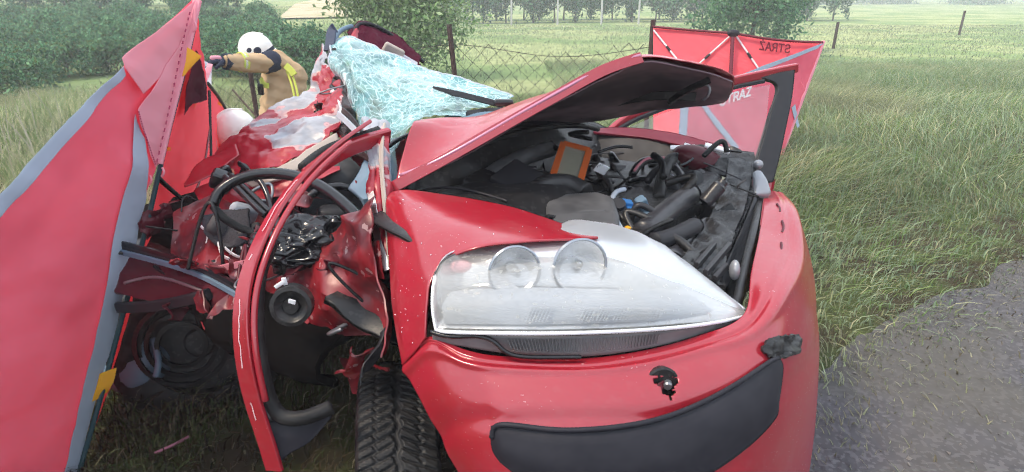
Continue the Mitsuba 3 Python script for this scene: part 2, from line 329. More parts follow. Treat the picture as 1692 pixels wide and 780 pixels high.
grass('lit_grass', 3500, (-1.9, -1.05, 1.7, 3.4), .13, .006, GREEN + DRY[1:2] + [(.2, .28, .1)], 'short bright green grass at the foot of the left screen', lean=.8)
grass('dry_grass', 42000, (-9, -1.2, 3.6, 12.5), .42, .007, DRY + GREEN[:3], 'tall dry yellowish grass on the left beside the bushes', power=.8, bright=1.9)
grass('seed_grass', 150, (-7.5, -1.6, 4.5, 9), .85, .010, [(.42, .40, .30), (.48, .45, .34)], 'tall pale seed stalks nodding above the dry grass on the left', lean=.55, droop=.2, bright=1.2)
grass('fence_grass', 46000, (-2.5, 4.5, 4.2, 12.5), .20, .007, DRY[1:2] + [(.16, .22, .08), (.2, .27, .10), (.22, .26, .11)], 'green and straw coloured grass along the wire fence', lean=.9)
grass('verge_grass', 190000, (.9, 17, 2.2, 19), .36, .0058, GREEN + PALEG*2 + DRY[:2], 'long soft green grass on the verge right of the car', power=1.55, lean=1.0, droop=.5, bright=1.95)
grass('edge_grass', 14000, (.8, 7, 1.6, 7), .15, .005, PALEG + DRY + BROWN, 'short sparse grass creeping onto the edge of the road', lean=1., keep=lambda p: None, edge=True)
grass('meadow_grass', 60000, (-22, 34, 11.5, 44), .13, .016, [(.15, .215, .115), (.175, .235, .13), (.195, .245, .14), (.225, .26, .165)], 'pale green meadow grass stretching to the orchard', power=.8, bright=.95)

def leaves(centres, size, cols, light=None):
    n = len(centres); q = rng.normal(size=(n, 3)); q /= np.linalg.norm(q, axis=1, keepdims=True); r = np.cross(q, rng.normal(size=(n, 3))); r /= np.linalg.norm(r, axis=1, keepdims=True)
    s = size*rng.uniform(.6, 1.35, n)[:, None]
    v = np.stack([centres-q*s, centres+r*s*.45, centres+q*s, centres-r*s*.45], 1).reshape(-1, 3); b = np.arange(n)[:, None]*4
    f = np.concatenate([b+np.array(t) for t in ((0, 1, 2), (0, 2, 3))])
    cols = np.asarray(cols); c = cols[rng.integers(0, len(cols), n)]*rng.uniform(.7, 1.3, n)[:, None]
    return trimesh.Trimesh(v, f, process=False), np.repeat(np.clip(c, 0, 1), 4, axis=0)
def crown(c, r, nclump, nleaf, size, cols, clump=.33, low=-1.):
    out = []
    while len(out) < nclump:
        d = rng.normal(size=3); d /= np.linalg.norm(d)
        if d[2] < low: continue
        out.append(np.asarray(c) + d*np.asarray(r)*rng.uniform(.45, 1.08))
    out = np.array(out); k = rng.integers(0, nclump, nleaf); d = rng.normal(size=(nleaf, 3))
    p = out[k] + d*np.asarray(r)*clump*.55
    m, col = leaves(p, size, cols); tint = rng.uniform(.6, 1.35, nclump)[k]
    return m, np.clip(col*np.repeat(tint, 4)[:, None], 0, 1)
def trunk_mesh(h, r, n=5, top=None):
    top = V(.08, .05, h) if top is None else top
    ms = [sweep(spl([(0, 0, -.1), (.03, 0, h*.5), top], 8), circ(1, 7), np.linspace(r, r*.55, 8))]
    for i in range(n):
        a = i*2.4 + .5; b = top*(.55+.1*(i % 4)); e = b + V(math.cos(a)*h*.5, math.sin(a)*h*.5, h*.55)
        ms.append(sweep(spl([b, (b+e)/2 + V(0, 0, -.05*h), e], 6), circ(1, 5), np.linspace(r*.5, r*.12, 6)))
    return cat_(ms)
LEAF = [(.105, .235, .13), (.145, .29, .15), (.085, .195, .11), (.19, .34, .18)]
PALE = [(.22, .33, .14), (.28, .38, .18), (.16, .27, .11), (.34, .42, .24)]
kinds = {}
def plant(base, kind, x, y, s, label, cat, group, rot=None):
    if kind not in kinds:
        if kind == 'orchard': c = crown((0, 0, 2.0), (1.15, 1.1, 1.45), 34, 3400, .12, LEAF, .34); t = trunk_mesh(1.5, .07)
        elif kind == 'orchard2': c = crown((.1, 0, 1.95), (1.25, 1.05, 1.4), 30, 3400, .12, LEAF, .36); t = trunk_mesh(1.4, .06)
        elif kind == 'berry': c = crown((0, 0, .55), (1.0, 1.0, .78), 60, 3800, .075, LEAF + [(.11, .19, .08)], .30, -.35); t = trunk_mesh(.5, .03, 6)
        elif kind == 'berry2': c = crown((0, 0, .5), (1.15, .95, .70), 60, 3800, .075, LEAF + [(.12, .18, .07)], .28, -.35); t = trunk_mesh(.5, .03, 6)
        elif kind == 'pale': c = crown((0, 0, 1.35), (1.42, 1.2, 1.5), 75, 12000, .060, PALE, .27, -.8); t = trunk_mesh(1.2, .05, 8)
        elif kind == 'dark': c = crown((0, 0, 2.1), (2.1, 1.8, 2.0), 75, 12000, .085, LEAF, .27, -.85); t = trunk_mesh(1.6, .09, 8)
        elif kind == 'far': c = crown((0, 0, 4.5), (4.2, 3.5, 4.2), 40, 2500, .40, LEAF, .33); t = trunk_mesh(3, .2)
        kinds[kind] = (ply(c[0], 'leaf', True, color=c[1]), ply(t, 'bark', True))
    k = key_for(base); w = T().translate([x, y, float(gz(x, y))-.02]).rotate([0, 0, 1], rng.uniform(0, 360) if rot is None else rot).scale(s)
    scene[k+'__crown'] = {**kinds[kind][0], 'to_world': w}; scene[k+'__trunk'] = {**kinds[kind][1], 'to_world': w}
    return tag(k, label, cat, group)
bl = 'leafy green berry bush in the rows left of the path'
for y, x0, x1, st in ((12.8, -15, -8.6, 1.1), (15.2, -17, -8.2, 1.15), (17.8, -19, -7.6, 1.2), (20.6, -21, -8.2, 1.25), (24, -24, -8.8, 1.35), (28, -27, -9.4, 1.4)):
    x = x0
    while x <= x1:
        plant('berry_bush', rng.choice(['berry', 'berry2']), x + rng.uniform(-.2, .2), y + rng.uniform(-.4, .4), rng.uniform(.60, .78), bl, 'bush', 'berry bushes in rows on the left'); x += st
for x, y, s in ((-4.5, 14.6, .7), (-5.6, 15.0, .75), (-6.6, 15.8, .75), (-4.9, 16.6, .75), (-5.9, 17.4, .75)):
    plant('berry_bush', 'berry', x, y, s, 'leafy green berry bush standing behind the firefighters', 'bush', 'berry bushes behind the firefighters')
plant('pale_bush', 'pale', -2.45, 15.6, 1.05, 'large pale green bush behind the windscreen of the wreck', 'bush', None, 20)
plant('dark_bush', 'dark', 7.9, 22.5, 1.0, 'large dark green bush behind the standing red screen', 'bush', None, 40)
for i in range(17): plant('orchard_tree', 'orchard' if i % 2 else 'orchard2', -4.0 + i*1.75 + rng.uniform(-.3, .3), 46.5 + .35*i + rng.uniform(-.4, .4), rng.uniform(1., 1.2), 'dark green orchard tree with bare trunk in the front row beyond the meadow', 'tree', 'front row of orchard trees')
for i in range(17): plant('orchard_tree', 'orchard2' if i % 2 else 'orchard', -4.8 + i*1.8 + rng.uniform(-.3, .3), 51.5 + .35*i, rng.uniform(1.1, 1.35), 'orchard tree half hidden behind the front row', 'tree', 'second row of orchard trees')
for j, (yy, x0, x1) in enumerate(((33, -27, -12.6), (38, -32, -14.4), (44, -37, -17.0))):
    x = x0
    while x < x1:
        plant('orchard_tree', 'orchard' if (j + int(x)) % 2 else 'orchard2', x, yy + rng.uniform(-.5, .5) - .12*(x+20), rng.uniform(.75, .95), 'small orchard tree on the slope above the berry bushes', 'tree', 'orchard trees at upper left'); x += 1.9
for i in range(34):
    x = -118 + i*7.2; plant('far_tree', 'far', x, 135 + rng.uniform(-12, 12) + .12*abs(x), rng.uniform(.9, 1.5), 'distant hazy tree on the horizon', 'tree', 'distant trees on the horizon')
for px in (845, 922, 997, 1062, 700):
    x = (px-846)/1080*42.; y = 44.2 + .02*(px-846)/3; z = float(gz(x, y))
    add('orchard_post', rbox((x, y, z+1.3), (.11, .11, 2.8), r=.01), 'concrete', False, label='pale concrete post standing before the orchard row', cat='post', group='concrete orchard posts')
pz = float(gz(-24.6, 31.5))
add('leaning_post', sweep([(-24.2, 31.5, pz-.1), (-25.2, 31.6, pz+1.5)], circ(.05, 8)), 'concrete', label='pale leaning post among the orchard at upper left', cat='post')
scene['haze_air'] = {'type': 'homogeneous', 'albedo': rgb(.91, .95, .98), 'sigma_t': .0052}
scene['haze'] = {'type': 'cube', 'to_world': T().translate([0, 430, 7.5]).scale([620, 490, 10.5]), 'bsdf': {'type': 'null'}, 'interior': {'type': 'ref', 'id': 'haze_air'}}
scene['camera']['medium'] = {'type': 'ref', 'id': 'haze_air'}
tag('haze', 'pale bluish haze over the fields', 'haze', kind='stuff')
# the wire fence behind the wreck
fy = 7.4
for i, (x, tx, zt) in enumerate(((-2.88, -2.9, .85), (-.60, -.68, 1.03), (1.52, 1.52, 1.08))):
    z = float(gz(x, fy))
    w = add('iron_post', sweep(spl([(x+.02, fy, z-.1), (x, fy, z+.5), (tx, fy, zt)], 8), circ(.028, 8)), 'rust_iron', True, parent='wire_fence')
ms = []
cell = .085; zb0 = -.48; rows_ = 15
for i in range(int((1.52+3.7)/cell)):
    x0 = -3.7 + i*cell; zz = np.arange(rows_+1); sag = .12*np.sin((x0+.6)*1.45)**2 + .03*math.sin(x0*9)
    pts = np.c_[x0 + cell*.5*(((zz+i) % 2)*2-1)*1.0 + .006*np.sin(zz*1.7+i), np.full(rows_+1, fy) + .012*(zz % 2) + .03*np.sin(x0*2+zz*.4), zb0 + zz*(cell*1.03) - sag*zz/rows_]
    ms.append(sweep(pts, circ(.0036, 4)))
add('chain_link', cat_(ms), 'wire', parent='wire_fence', kind='stuff')
add('top_wire', tube([(-3.7, fy, .72), (-2.88, fy, .84), (-1.7, fy, .70), (-.66, fy, .82), (.4, fy, .70), (1.52, fy, .80)], .0035, 5), 'wire', parent='wire_fence')
tag('wire_fence', 'rusty chain link fence on thin iron posts behind the wreck', 'fence')
for x, y, zt in ((11.6, 24.5, .42), (21.6, 33, .62)):
    z = float(gz(x, y)); add('wooden_post', sweep([(x, y, z-.1), (x+.03, y, zt)], circ(.055, 8)), 'rust_iron', True, label='dark wooden fence post in the right meadow, the ' + ('nearer one beside the dark bush' if x < 15 else 'farther one toward the picture edge'), cat='post', group='wooden posts in the right meadow')

gp = []
r3 = np.random.default_rng(5)
for k in range(700):
    x, y = r3.uniform(.6, 5.5), r3.uniform(1.4, 5)
    if road_dist(x, y) < -.1 or abs(x) > .9*y+.4: continue
    s = r3.uniform(.003, .010); m = m3.Manifold.hull_points(r3.normal(size=(9, 3))*V(s, s, s*.6)*.7 + V(x, y, -.110)); gp.append(man2tri(m))
add('gravel', cat_(gp), 'pebble', label='small loose stones scattered along the road edge', cat='gravel', kind='stuff')
# ---------------------------------------------------------------- the wrecked car
W = 'wrecked_car'; r0 = np.random.default_rng(3)
tag(W, 'crushed red car with its bonnet torn up and cracked windscreen', 'car')
def part(base, mesh, bsdf, smooth=False, parent=None, label=None, **k):
    return add(base, mesh, bsdf, smooth, parent=W + ('__' + parent if parent else ''), label=label, **k)
# fender
FEN = [[(0.193,1.408,0.812),(0.119,1.446,0.828),(-0.009,1.526,0.844),(-0.163,1.594,0.855),(-0.307,1.597,0.862),(-0.302,1.478,0.8),(-0.272,1.332,0.723),(-0.252,1.255,0.658),(-0.23,1.187,0.605)],
 [(0.191,1.379,0.82),(0.12,1.385,0.837),(0,1.424,0.855),(-0.139,1.457,0.86),(-0.257,1.489,0.858),(-0.27,1.393,0.801),(-0.245,1.282,0.732),(-0.231,1.217,0.671),(-0.218,1.173,0.624)],
 [(0.184,1.322,0.84),(0.118,1.3,0.852),(0.013,1.309,0.863),(-0.107,1.331,0.863),(-0.203,1.355,0.842),(-0.222,1.305,0.793),(-0.209,1.232,0.741),(-0.2,1.18,0.685),(-0.196,1.158,0.655)],
 [(0.183,1.303,0.845),(0.118,1.264,0.856),(0.036,1.24,0.862),(-0.062,1.222,0.857),(-0.139,1.23,0.821),(-0.163,1.202,0.789),(-0.168,1.178,0.754),(-0.171,1.157,0.711),(-0.172,1.15,0.691)]]
P = grid_pts(FEN, 110, 44); P = crumple(P, .005, 4, 3, False)
part('front_fender', shell(P, .004), 'car_paint', True, label='red front fender above the headlight, still mostly whole')
# bumper with a torn towing-eye hole
BUM = [[(-0.231,1.193,0.606),(-0.169,1.159,0.687),(-0.089,1.115,0.683),(-0.019,1.102,0.677),(0.134,1.105,0.67),(0.256,1.132,0.671),(0.38,1.195,0.668),(0.502,1.273,0.678),(0.585,1.47,0.693),(0.701,1.739,0.698),(0.809,2.007,0.703),(0.886,2.211,0.678)],
 [(-0.227,1.181,0.602),(-0.163,1.139,0.677),(-0.088,1.09,0.674),(-0.017,1.073,0.671),(0.132,1.067,0.669),(0.254,1.098,0.666),(0.378,1.151,0.666),(0.5,1.217,0.671),(0.617,1.363,0.691),(0.765,1.625,0.679),(0.881,1.953,0.701),(0.966,2.259,0.664)],
 [(-0.183,1.122,0.558),(-0.136,1.085,0.617),(-0.069,1.054,0.634),(-0.009,1.034,0.638),(0.132,1.026,0.644),(0.259,1.045,0.637),(0.383,1.097,0.634),(0.505,1.158,0.627),(0.63,1.29,0.609),(0.784,1.544,0.575),(0.928,1.91,0.585),(1.009,2.275,0.562)],
 [(-0.136,1.074,0.485),(-0.1,1.041,0.539),(-0.043,1.01,0.573),(0.004,0.994,0.587),(0.141,0.986,0.594),(0.271,1.005,0.586),(0.398,1.053,0.572),(0.505,1.107,0.547),(0.634,1.24,0.501),(0.801,1.492,0.434),(0.956,1.86,0.42),(1.053,2.275,0.418)],
 [(-0.098,1.051,0.423),(-0.065,1.012,0.463),(-0.024,0.98,0.491),(0.026,0.964,0.505),(0.157,0.956,0.512),(0.282,0.972,0.498),(0.404,1.012,0.463),(0.5,1.069,0.414),(0.621,1.195,0.323),(0.796,1.437,0.199),(0.97,1.795,0.129),(1.074,2.209,0.096)],
 [(-0.057,1.043,0.315),(-0.031,1.006,0.359),(0.005,0.977,0.395),(0.05,0.957,0.413),(0.171,0.945,0.425),(0.293,0.961,0.41),(0.41,1,0.372),(0.501,1.055,0.319),(0.613,1.173,0.206),(0.785,1.408,0.003),(0.941,1.694,-0.145),(1.051,2.097,-0.209)]]
nu, nv = 250, 116
P = grid_pts(BUM, nu, nv)
lip = grid_pts(np.array(BUM), nu, nv)
v_ = np.linspace(0, 5, nv)[:, None, None]
P = P + normals(P)*(.006*np.exp(-((v_-1.15)/.16)**2) - .004*np.exp(-((v_-.75)/.12)**2) - .006*np.exp(-((v_-2.75)/.25)**2))
P = crumple(P, .0012, 5, 11, False)
HC = V((0.293,1.059,0.639))
fc = P[:-1, :-1]*.25 + P[1:, :-1]*.25 + P[:-1, 1:]*.25 + P[1:, 1:]*.25
dd = fc.reshape(-1, 3) - HC; ang = np.arctan2(dd[:, 2], dd @ V(.9, .4, 0)); rr = np.linalg.norm(dd, axis=1)
jag = .021 + .005*np.sin(ang*3+.6) + .0035*np.sin(ang*7+1) + .002*np.sin(ang*13)
bmp = part('front_bumper', shell(P, .004, rr > jag), 'car_paint', True, label='red front bumper with a torn round hole')
part('hole_backing', lathe([(0, 0), (.03, .002), (.034, .02), (.03, .022), (0, .02)], HC + V(-.01, .035, -.008), V(.15, -.95, .1), 20), 'grimy_black', False, 'front_bumper')
part('torn_flap', sheet([[HC+V(-.022, .006, -.004), HC+V(-.010, .001, -.014)], [HC+V(-.004, .010, .003), HC+V(.002, .016, -.008)]], 6, 6, .002), 'maroon', True, 'front_bumper')
part('towing_eye', lathe([(0, 0), (.007, 0), (.009, .004), (.009, .02), (0, .02)], HC + V(.003, .006, -.008), V(.1, .95, .1), 12), 'dull_metal', 20, 'front_bumper')
TRIM = [[(-0.039,1.01,0.584),(-0.018,0.995,0.6),(0.048,0.982,0.601),(0.113,0.977,0.601),(0.234,0.993,0.605),(0.344,1.039,0.611),(0.442,1.099,0.622),(0.529,1.169,0.626),(0.562,1.203,0.616)],
 [(-0.04,1.003,0.565),(-0.02,0.983,0.58),(0.047,0.966,0.579),(0.117,0.959,0.577),(0.234,0.973,0.58),(0.347,1.016,0.585),(0.444,1.073,0.596),(0.528,1.146,0.601),(0.573,1.2,0.596)],
 [(-0.036,0.993,0.541),(-0.009,0.968,0.552),(0.053,0.95,0.537),(0.123,0.943,0.529),(0.239,0.953,0.53),(0.351,0.996,0.539),(0.45,1.055,0.556),(0.531,1.127,0.561),(0.566,1.178,0.569)],
 [(-0.022,0.982,0.524),(0.011,0.964,0.508),(0.065,0.951,0.475),(0.136,0.944,0.461),(0.247,0.953,0.465),(0.361,0.992,0.483),(0.464,1.056,0.502),(0.541,1.128,0.514),(0.553,1.149,0.535)]]
part('bumper_trim', sheet(TRIM, 110, 26, .006), 'trim_plastic', True, 'front_bumper', 'black plastic protective strip along the red bumper')
part('trim_bead', tube([[(-0.037,0.993,0.57),(-0.033,0.997,0.588),(-0.015,0.989,0.602),(0.048,0.977,0.603),(0.112,0.972,0.603),(0.233,0.988,0.606),(0.343,1.034,0.612),(0.44,1.093,0.623),(0.527,1.164,0.627),(0.557,1.195,0.618)]][0], .005, 8), 'trim_plastic', True, 'front_bumper')
part('plate_holder', sheet([[(0.522,1.194,0.654),(0.546,1.214,0.655),(0.586,1.246,0.64),(0.642,1.306,0.612)],
 [(0.511,1.176,0.647),(0.544,1.194,0.638),(0.58,1.225,0.625),(0.648,1.3,0.591)],
 [(0.527,1.173,0.632),(0.551,1.186,0.619),(0.595,1.227,0.603),(0.635,1.273,0.582)]], 26, 18, .006, .010, 26), 'grimy_black', 30, 'front_bumper', 'broken dark number plate holder')
for q in range(4):
    a, b = [(0.617,1.442,0.673), (0.699,1.594,0.682), (0.768,1.748,0.694), (0.819,1.901,0.704)][q], [(0.659,1.51,0.684), (0.733,1.663,0.695), (0.793,1.816,0.705), (0.835,1.967,0.71)][q]
    part('bumper_slot', strip([a, (V(*a)+V(*b))/2+V(.004, 0, 0), b], .010, .006, UP, 8), 'maroon', 20, 'front_bumper')
part('foam_core', sheet([[(0.533,1.372,0.659),(0.627,1.592,0.675),(0.724,1.814,0.699),(0.847,2.11,0.693)],
 [(0.526,1.361,0.57),(0.615,1.571,0.561),(0.717,1.783,0.557),(0.827,2.057,0.549)]], 20, 10, .02), 'grimy_black', True, 'front_bumper')
# headlight
LENS = [[(-0.153,1.194,0.81),(-0.128,1.219,0.835),(-0.033,1.3,0.837),(0.073,1.372,0.83),(0.148,1.456,0.828),(0.234,1.429,0.813),(0.336,1.401,0.764),(0.446,1.376,0.697),(0.526,1.326,0.662)],
 [(-0.157,1.17,0.782),(-0.131,1.162,0.806),(-0.036,1.153,0.83),(0.063,1.161,0.832),(0.17,1.221,0.825),(0.275,1.268,0.793),(0.367,1.289,0.749),(0.458,1.318,0.699),(0.529,1.322,0.659)],
 [(-0.156,1.15,0.748),(-0.13,1.132,0.769),(-0.035,1.107,0.787),(0.061,1.103,0.79),(0.165,1.116,0.784),(0.264,1.149,0.768),(0.363,1.203,0.735),(0.455,1.264,0.696),(0.53,1.32,0.656)],
 [(-0.15,1.139,0.713),(-0.121,1.116,0.721),(-0.03,1.088,0.734),(0.061,1.083,0.736),(0.165,1.097,0.731),(0.263,1.127,0.72),(0.361,1.18,0.7),(0.451,1.244,0.678),(0.532,1.317,0.654)]]
PL_ = grid_pts(LENS, 120, 44)
lens_sheet = trimesh.Trimesh(PL_.reshape(-1, 3), np.vstack([gfaces(44, 120)[:, [0, 1, 2]], gfaces(44, 120)[:, [0, 2, 3]]]), process=False)
part('lens', lens_sheet, 'lens_clear', True, 'headlight')
tag(W+'__headlight', 'large hazy pointed headlight with a clear plastic lens')
ln = normals(PL_)
def lens_at(a, b, off=0.):           # a along the lamp 0-1, b down 0-1
    i, j = min(int(b*43), 43), min(int(a*119), 119); return PL_[i, j] - ln[i, j]*off
INN = V(.25, .95, .12); INN /= np.linalg.norm(INN)
edge = np.concatenate([PL_[:, 0][::-1], PL_[0, 1:], PL_[1:, -1], PL_[-1, ::-1][1:]])
part('lens_rim', sweep(np.array([lens_at(a, b, .002) for a, b in [(0, t) for t in np.linspace(.05, 1, 24)] + [(t, 1) for t in np.linspace(.02, 1, 70)]]), circ(.0042, 7)), 'label_white', True, 'headlight')
part('upper_rim', sweep(np.array([lens_at(a, 0, .002) for a in np.linspace(.0, 1, 80)]), circ(.0032, 6)), 'grey_plastic', True, 'headlight')
pw = np.ones((44, 120, 1))*.085; jj = np.linspace(0, 1, 120)[None, :, None]; ii = np.linspace(0, 1, 44)[:, None, None]
pw = .085*np.clip(np.minimum(np.minimum(jj/.10, (1.02-jj)/.3), 1), .06, 1)*np.clip(np.minimum(np.minimum((ii+.03)/.2, (1.03-ii)/.2), 1), .10, 1)
HOUS = PL_ + INN*(pw*1.15 + .0015*np.sin(jj*80)*(pw/.085))
part('lamp_housing', shell(HOUS, .003), 'lamp_well', True, 'headlight')
OUTD = V(.26, -.94, .10); OUTD /= np.linalg.norm(OUTD)
for a, b, r, o in ((.285, .52, .049, .070), (.445, .50, .053, .072)):
    c = lens_at(a, b) + INN*o; t_ = np.linspace(.14, 1, 14)
    part('reflector', lathe([(r*q, .034*q*q) for q in t_] + [(r*1.04, .034), (r*1.04, .026)] + [(r*q, .034*q*q-.004) for q in t_[::-1]], c - OUTD*.026, OUTD, 26), 'chrome', 12, 'headlight')
    part('reflector_ring', lathe([(r*1.0, .0), (r*1.07, .0), (r*1.10, .006), (r*1.04, .009), (r*1.0, .006)], c + OUTD*.004, OUTD, 44), 'lens_ring', 40, 'headlight')
    part('bulb', lathe([(0, .030), (.007, .028), (.010, .022), (.010, .0), (0, 0)], c - OUTD*.022, OUTD, 20), 'lens_inner', 30, 'headlight')
c = HOUS[int(.45*43), int(.13*119)]
part('indicator_bulb', man2tri(m3.Manifold.sphere(1, 28).scale((.024, .012, .015)).translate(tuple(c + OUTD*.006))), 'lamp_pink', True, 'headlight', 'pinkish indicator bulb at the rear of the headlight')
bz = np.array([[lens_at(a, b, .012) + INN*d for a in np.linspace(.06, .94, 70)] for b, d in ((.63, .045), (.64, .012), (.66, .004), (.80, .002), (.94, .004), (.97, .02))])
part('lower_bezel', shell(bz, .003), 'pale_grey', 40, 'headlight', 'greyish ribbed band along the bottom of the headlight')
for a0, n in ((.335, 7), (.46, 10), (.55, 10), (.62, 8)):
    for k in range(n):
        a = a0 + k*.008; p_, q_ = lens_at(a+.012, .70, .009), lens_at(a-.004, .90, .009)
        part('bezel_rib', bar(p_, q_, .0026, .003, INN), 'lens_inner', 20, 'headlight')
part('lamp_base', sheet([[(-0.159,1.14,0.708),(-0.1,1.112,0.718),(-0.018,1.096,0.723),(0.062,1.093,0.723),(0.166,1.105,0.719),(0.266,1.137,0.708),(0.379,1.197,0.688),(0.487,1.274,0.666)],
 [(-0.156,1.146,0.681),(-0.102,1.122,0.687),(-0.03,1.103,0.685),(0.063,1.095,0.681),(0.157,1.104,0.676),(0.269,1.14,0.672),(0.383,1.204,0.663),(0.497,1.281,0.656)]], 60, 8, .006), 'lamp_base_grey', True, 'headlight', 'dark grey ribbed strip under the headlight')
for k in range(46):
    f = k/45.; px = 838 + f*(1090-838); a_, b_ = None, None
    t = np.linspace(0, 1, 46)[k]
    top = V((-0.009,1.09,0.721))*(1-t)**2 + 2*t*(1-t)*V((0.135,1.083,0.722)) + t*t*V((0.291,1.143,0.702)); bot = V((0,1.094,0.695))*(1-t)**2 + 2*t*(1-t)*V((0.136,1.083,0.689)) + t*t*V((0.288,1.145,0.679))
    part('base_rib', bar(top, bot, .0022, .0022, INN), 'lamp_base_grey', False, 'headlight')
part('lamp_bracket', tube([[(-0.159,1.136,0.711),(-0.118,1.117,0.711),(-0.065,1.102,0.72),(-0.032,1.092,0.712),(-0.007,1.085,0.693),(0.062,1.082,0.686),(0.131,1.088,0.683)]][0], .0045, 7), 'gloss_black', True, 'headlight')
# bonnet: outer skin, lining, rim
HOOD = [[(-0.312,1.657,0.851),(-0.198,1.659,0.916),(-0.072,1.684,0.984),(0.038,1.716,1.041),(0.151,1.758,1.098),(0.25,1.797,1.144),(0.353,1.839,1.173),(0.484,1.898,1.158),(0.612,1.972,1.129),(0.673,2.026,1.102)],
 [(-0.297,1.723,0.917),(-0.207,1.775,0.942),(-0.078,1.815,0.993),(0.033,1.875,1.038),(0.153,1.894,1.09),(0.265,1.911,1.135),(0.369,1.923,1.168),(0.5,1.96,1.153),(0.624,2.022,1.119),(0.688,2.062,1.084)],
 [(-0.281,1.824,0.986),(-0.218,1.929,0.982),(-0.105,2.023,0.978),(0.017,2.097,1.004),(0.163,2.132,1.041),(0.297,2.125,1.08),(0.427,2.112,1.104),(0.551,2.108,1.093),(0.649,2.104,1.082),(0.703,2.107,1.059)],
 [(-0.274,1.95,0.982),(-0.21,2.101,0.957),(-0.095,2.222,0.94),(0.03,2.308,0.942),(0.182,2.354,0.951),(0.328,2.323,0.981),(0.479,2.293,1.015),(0.6,2.254,1.024),(0.676,2.193,1.033),(0.716,2.16,1.031)],
 [(-0.254,2.045,0.952),(-0.196,2.242,0.907),(-0.08,2.392,0.879),(0.046,2.476,0.877),(0.196,2.521,0.882),(0.338,2.506,0.899),(0.48,2.435,0.938),(0.589,2.34,0.97),(0.669,2.254,0.996),(0.712,2.216,1.01)]]
P = grid_pts(HOOD, 150, 80); P = crumple(P, .006, 4, 21); P0 = P
part('bonnet', shell(P, .003), 'car_paint', True, label='red bonnet bent upward showing its dark underside')
Q = P[4:, 34:] - normals(P)[4:, 34:]*0
nh = np.cross(np.gradient(P, axis=1), np.gradient(P, axis=0)); nh /= np.linalg.norm(nh, axis=-1, keepdims=True); nh = np.where(nh[..., 2:] > 0, -nh, nh)
Q = P + nh*.014; Q = Q + nh*(.012*np.abs(np.sin(np.linspace(0, 9, 150)))[None, :, None]*np.ones((80, 1, 1)))*.5
part('lining', shell(Q[3:, 8:-1], .004), 'bonnet_lining', True, 'bonnet')
part('bonnet_rim', strip([[(-0.314,1.65,0.856),(-0.197,1.65,0.92),(-0.072,1.674,0.986),(0.038,1.706,1.043),(0.15,1.748,1.098),(0.248,1.786,1.143),(0.351,1.828,1.171)]][0], .030, .006, V(.35, -.35, -.9), 90), 'car_paint', True, 'bonnet', 'red folded near edge of the bonnet')
part('bonnet_hem', tube([[(-0.295,1.664,0.885),(-0.197,1.653,0.927),(-0.072,1.677,0.992),(0.038,1.709,1.05),(0.15,1.75,1.105),(0.249,1.794,1.15),(0.347,1.83,1.177)]][0], .005, 8), 'hem_paint', True, 'bonnet', 'pale shiny rolled edge of the bonnet')
part('catch', tube([[(0.581,2.037,1.072),(0.601,2.025,1.068),(0.6,2.025,1.041),(0.587,2.04,1.024)]][0], .004, 6), 'dull_metal', True, 'bonnet')
part('stiffener', strip([[(0.523,2.199,0.992),(0.547,2.11,1.04),(0.581,2.038,1.076),(0.598,2.021,1.088)]][0], .02, .010, UP, 20), 'grimy_black', 20, 'bonnet')
part('stiffener', strip([[(0.259,2.456,0.908),(0.371,2.321,0.977),(0.497,2.228,1.012),(0.608,2.186,1.014)]][0], .03, .012, UP, 24), 'grimy_black', 20, 'bonnet')
# windscreen
WS = [[(-0.814,3.063,1.109),(-0.739,3.105,1.137),(-0.606,3.022,1.085),(-0.475,2.962,1.039),(-0.344,2.907,1.003),(-0.197,2.849,0.964),(0,2.766,0.91)],
 [(-0.789,2.953,1.101),(-0.726,2.9,1.1),(-0.589,2.794,1.045),(-0.458,2.716,1.005),(-0.33,2.665,0.983),(-0.197,2.654,0.953),(-0.019,2.639,0.913)],
 [(-0.754,2.84,1.083),(-0.65,2.691,1.056),(-0.556,2.549,1.016),(-0.446,2.494,0.983),(-0.327,2.446,0.968),(-0.219,2.48,0.944),(-0.075,2.532,0.913)],
 [(-0.715,2.757,1.059),(-0.597,2.549,1.016),(-0.518,2.369,0.992),(-0.418,2.295,0.965),(-0.325,2.291,0.953),(-0.24,2.348,0.935),(-0.127,2.446,0.909)],
 [(-0.593,2.566,1.005),(-0.559,2.382,0.968),(-0.487,2.204,0.947),(-0.398,2.135,0.933),(-0.313,2.137,0.939),(-0.247,2.222,0.938),(-0.154,2.342,0.919)],
 [(-0.556,2.477,0.994),(-0.502,2.258,0.921),(-0.436,2.079,0.899),(-0.37,2.017,0.904),(-0.301,2.05,0.936),(-0.248,2.158,0.939),(-0.171,2.279,0.921)],
 [(-0.538,2.429,0.979),(-0.473,2.207,0.899),(-0.393,1.978,0.855),(-0.341,1.943,0.877),(-0.292,2.006,0.933),(-0.251,2.115,0.939),(-0.183,2.247,0.921)]]
P = grid_pts(WS, 96, 72); P = crumple(P, .024, 2.6, 31); P = crumple(P, .009, 9, 33); P = crumple(P, .0035, 30, 32)
uvw = np.stack(np.meshgrid(np.linspace(0, 1, 96), np.linspace(0, 1, 72)), -1).reshape(-1, 2)
f = gfaces(72, 96); f = np.vstack([f[:, [0, 1, 2]], f[:, [0, 2, 3]]])
part('windscreen', trimesh.Trimesh(P.reshape(-1, 3)[f].reshape(-1, 3), np.arange(len(f)*3).reshape(-1, 3), process=False), 'cracked_glass', False, uv=uvw[f].reshape(-1, 2), label='shattered turquoise windscreen sagging over the dashboard')
part('windscreen_edge', sweep(np.concatenate([P[::-1, 0], P[0, 1:]]), circ(.004, 6)), 'pale_grey', True, 'windscreen')
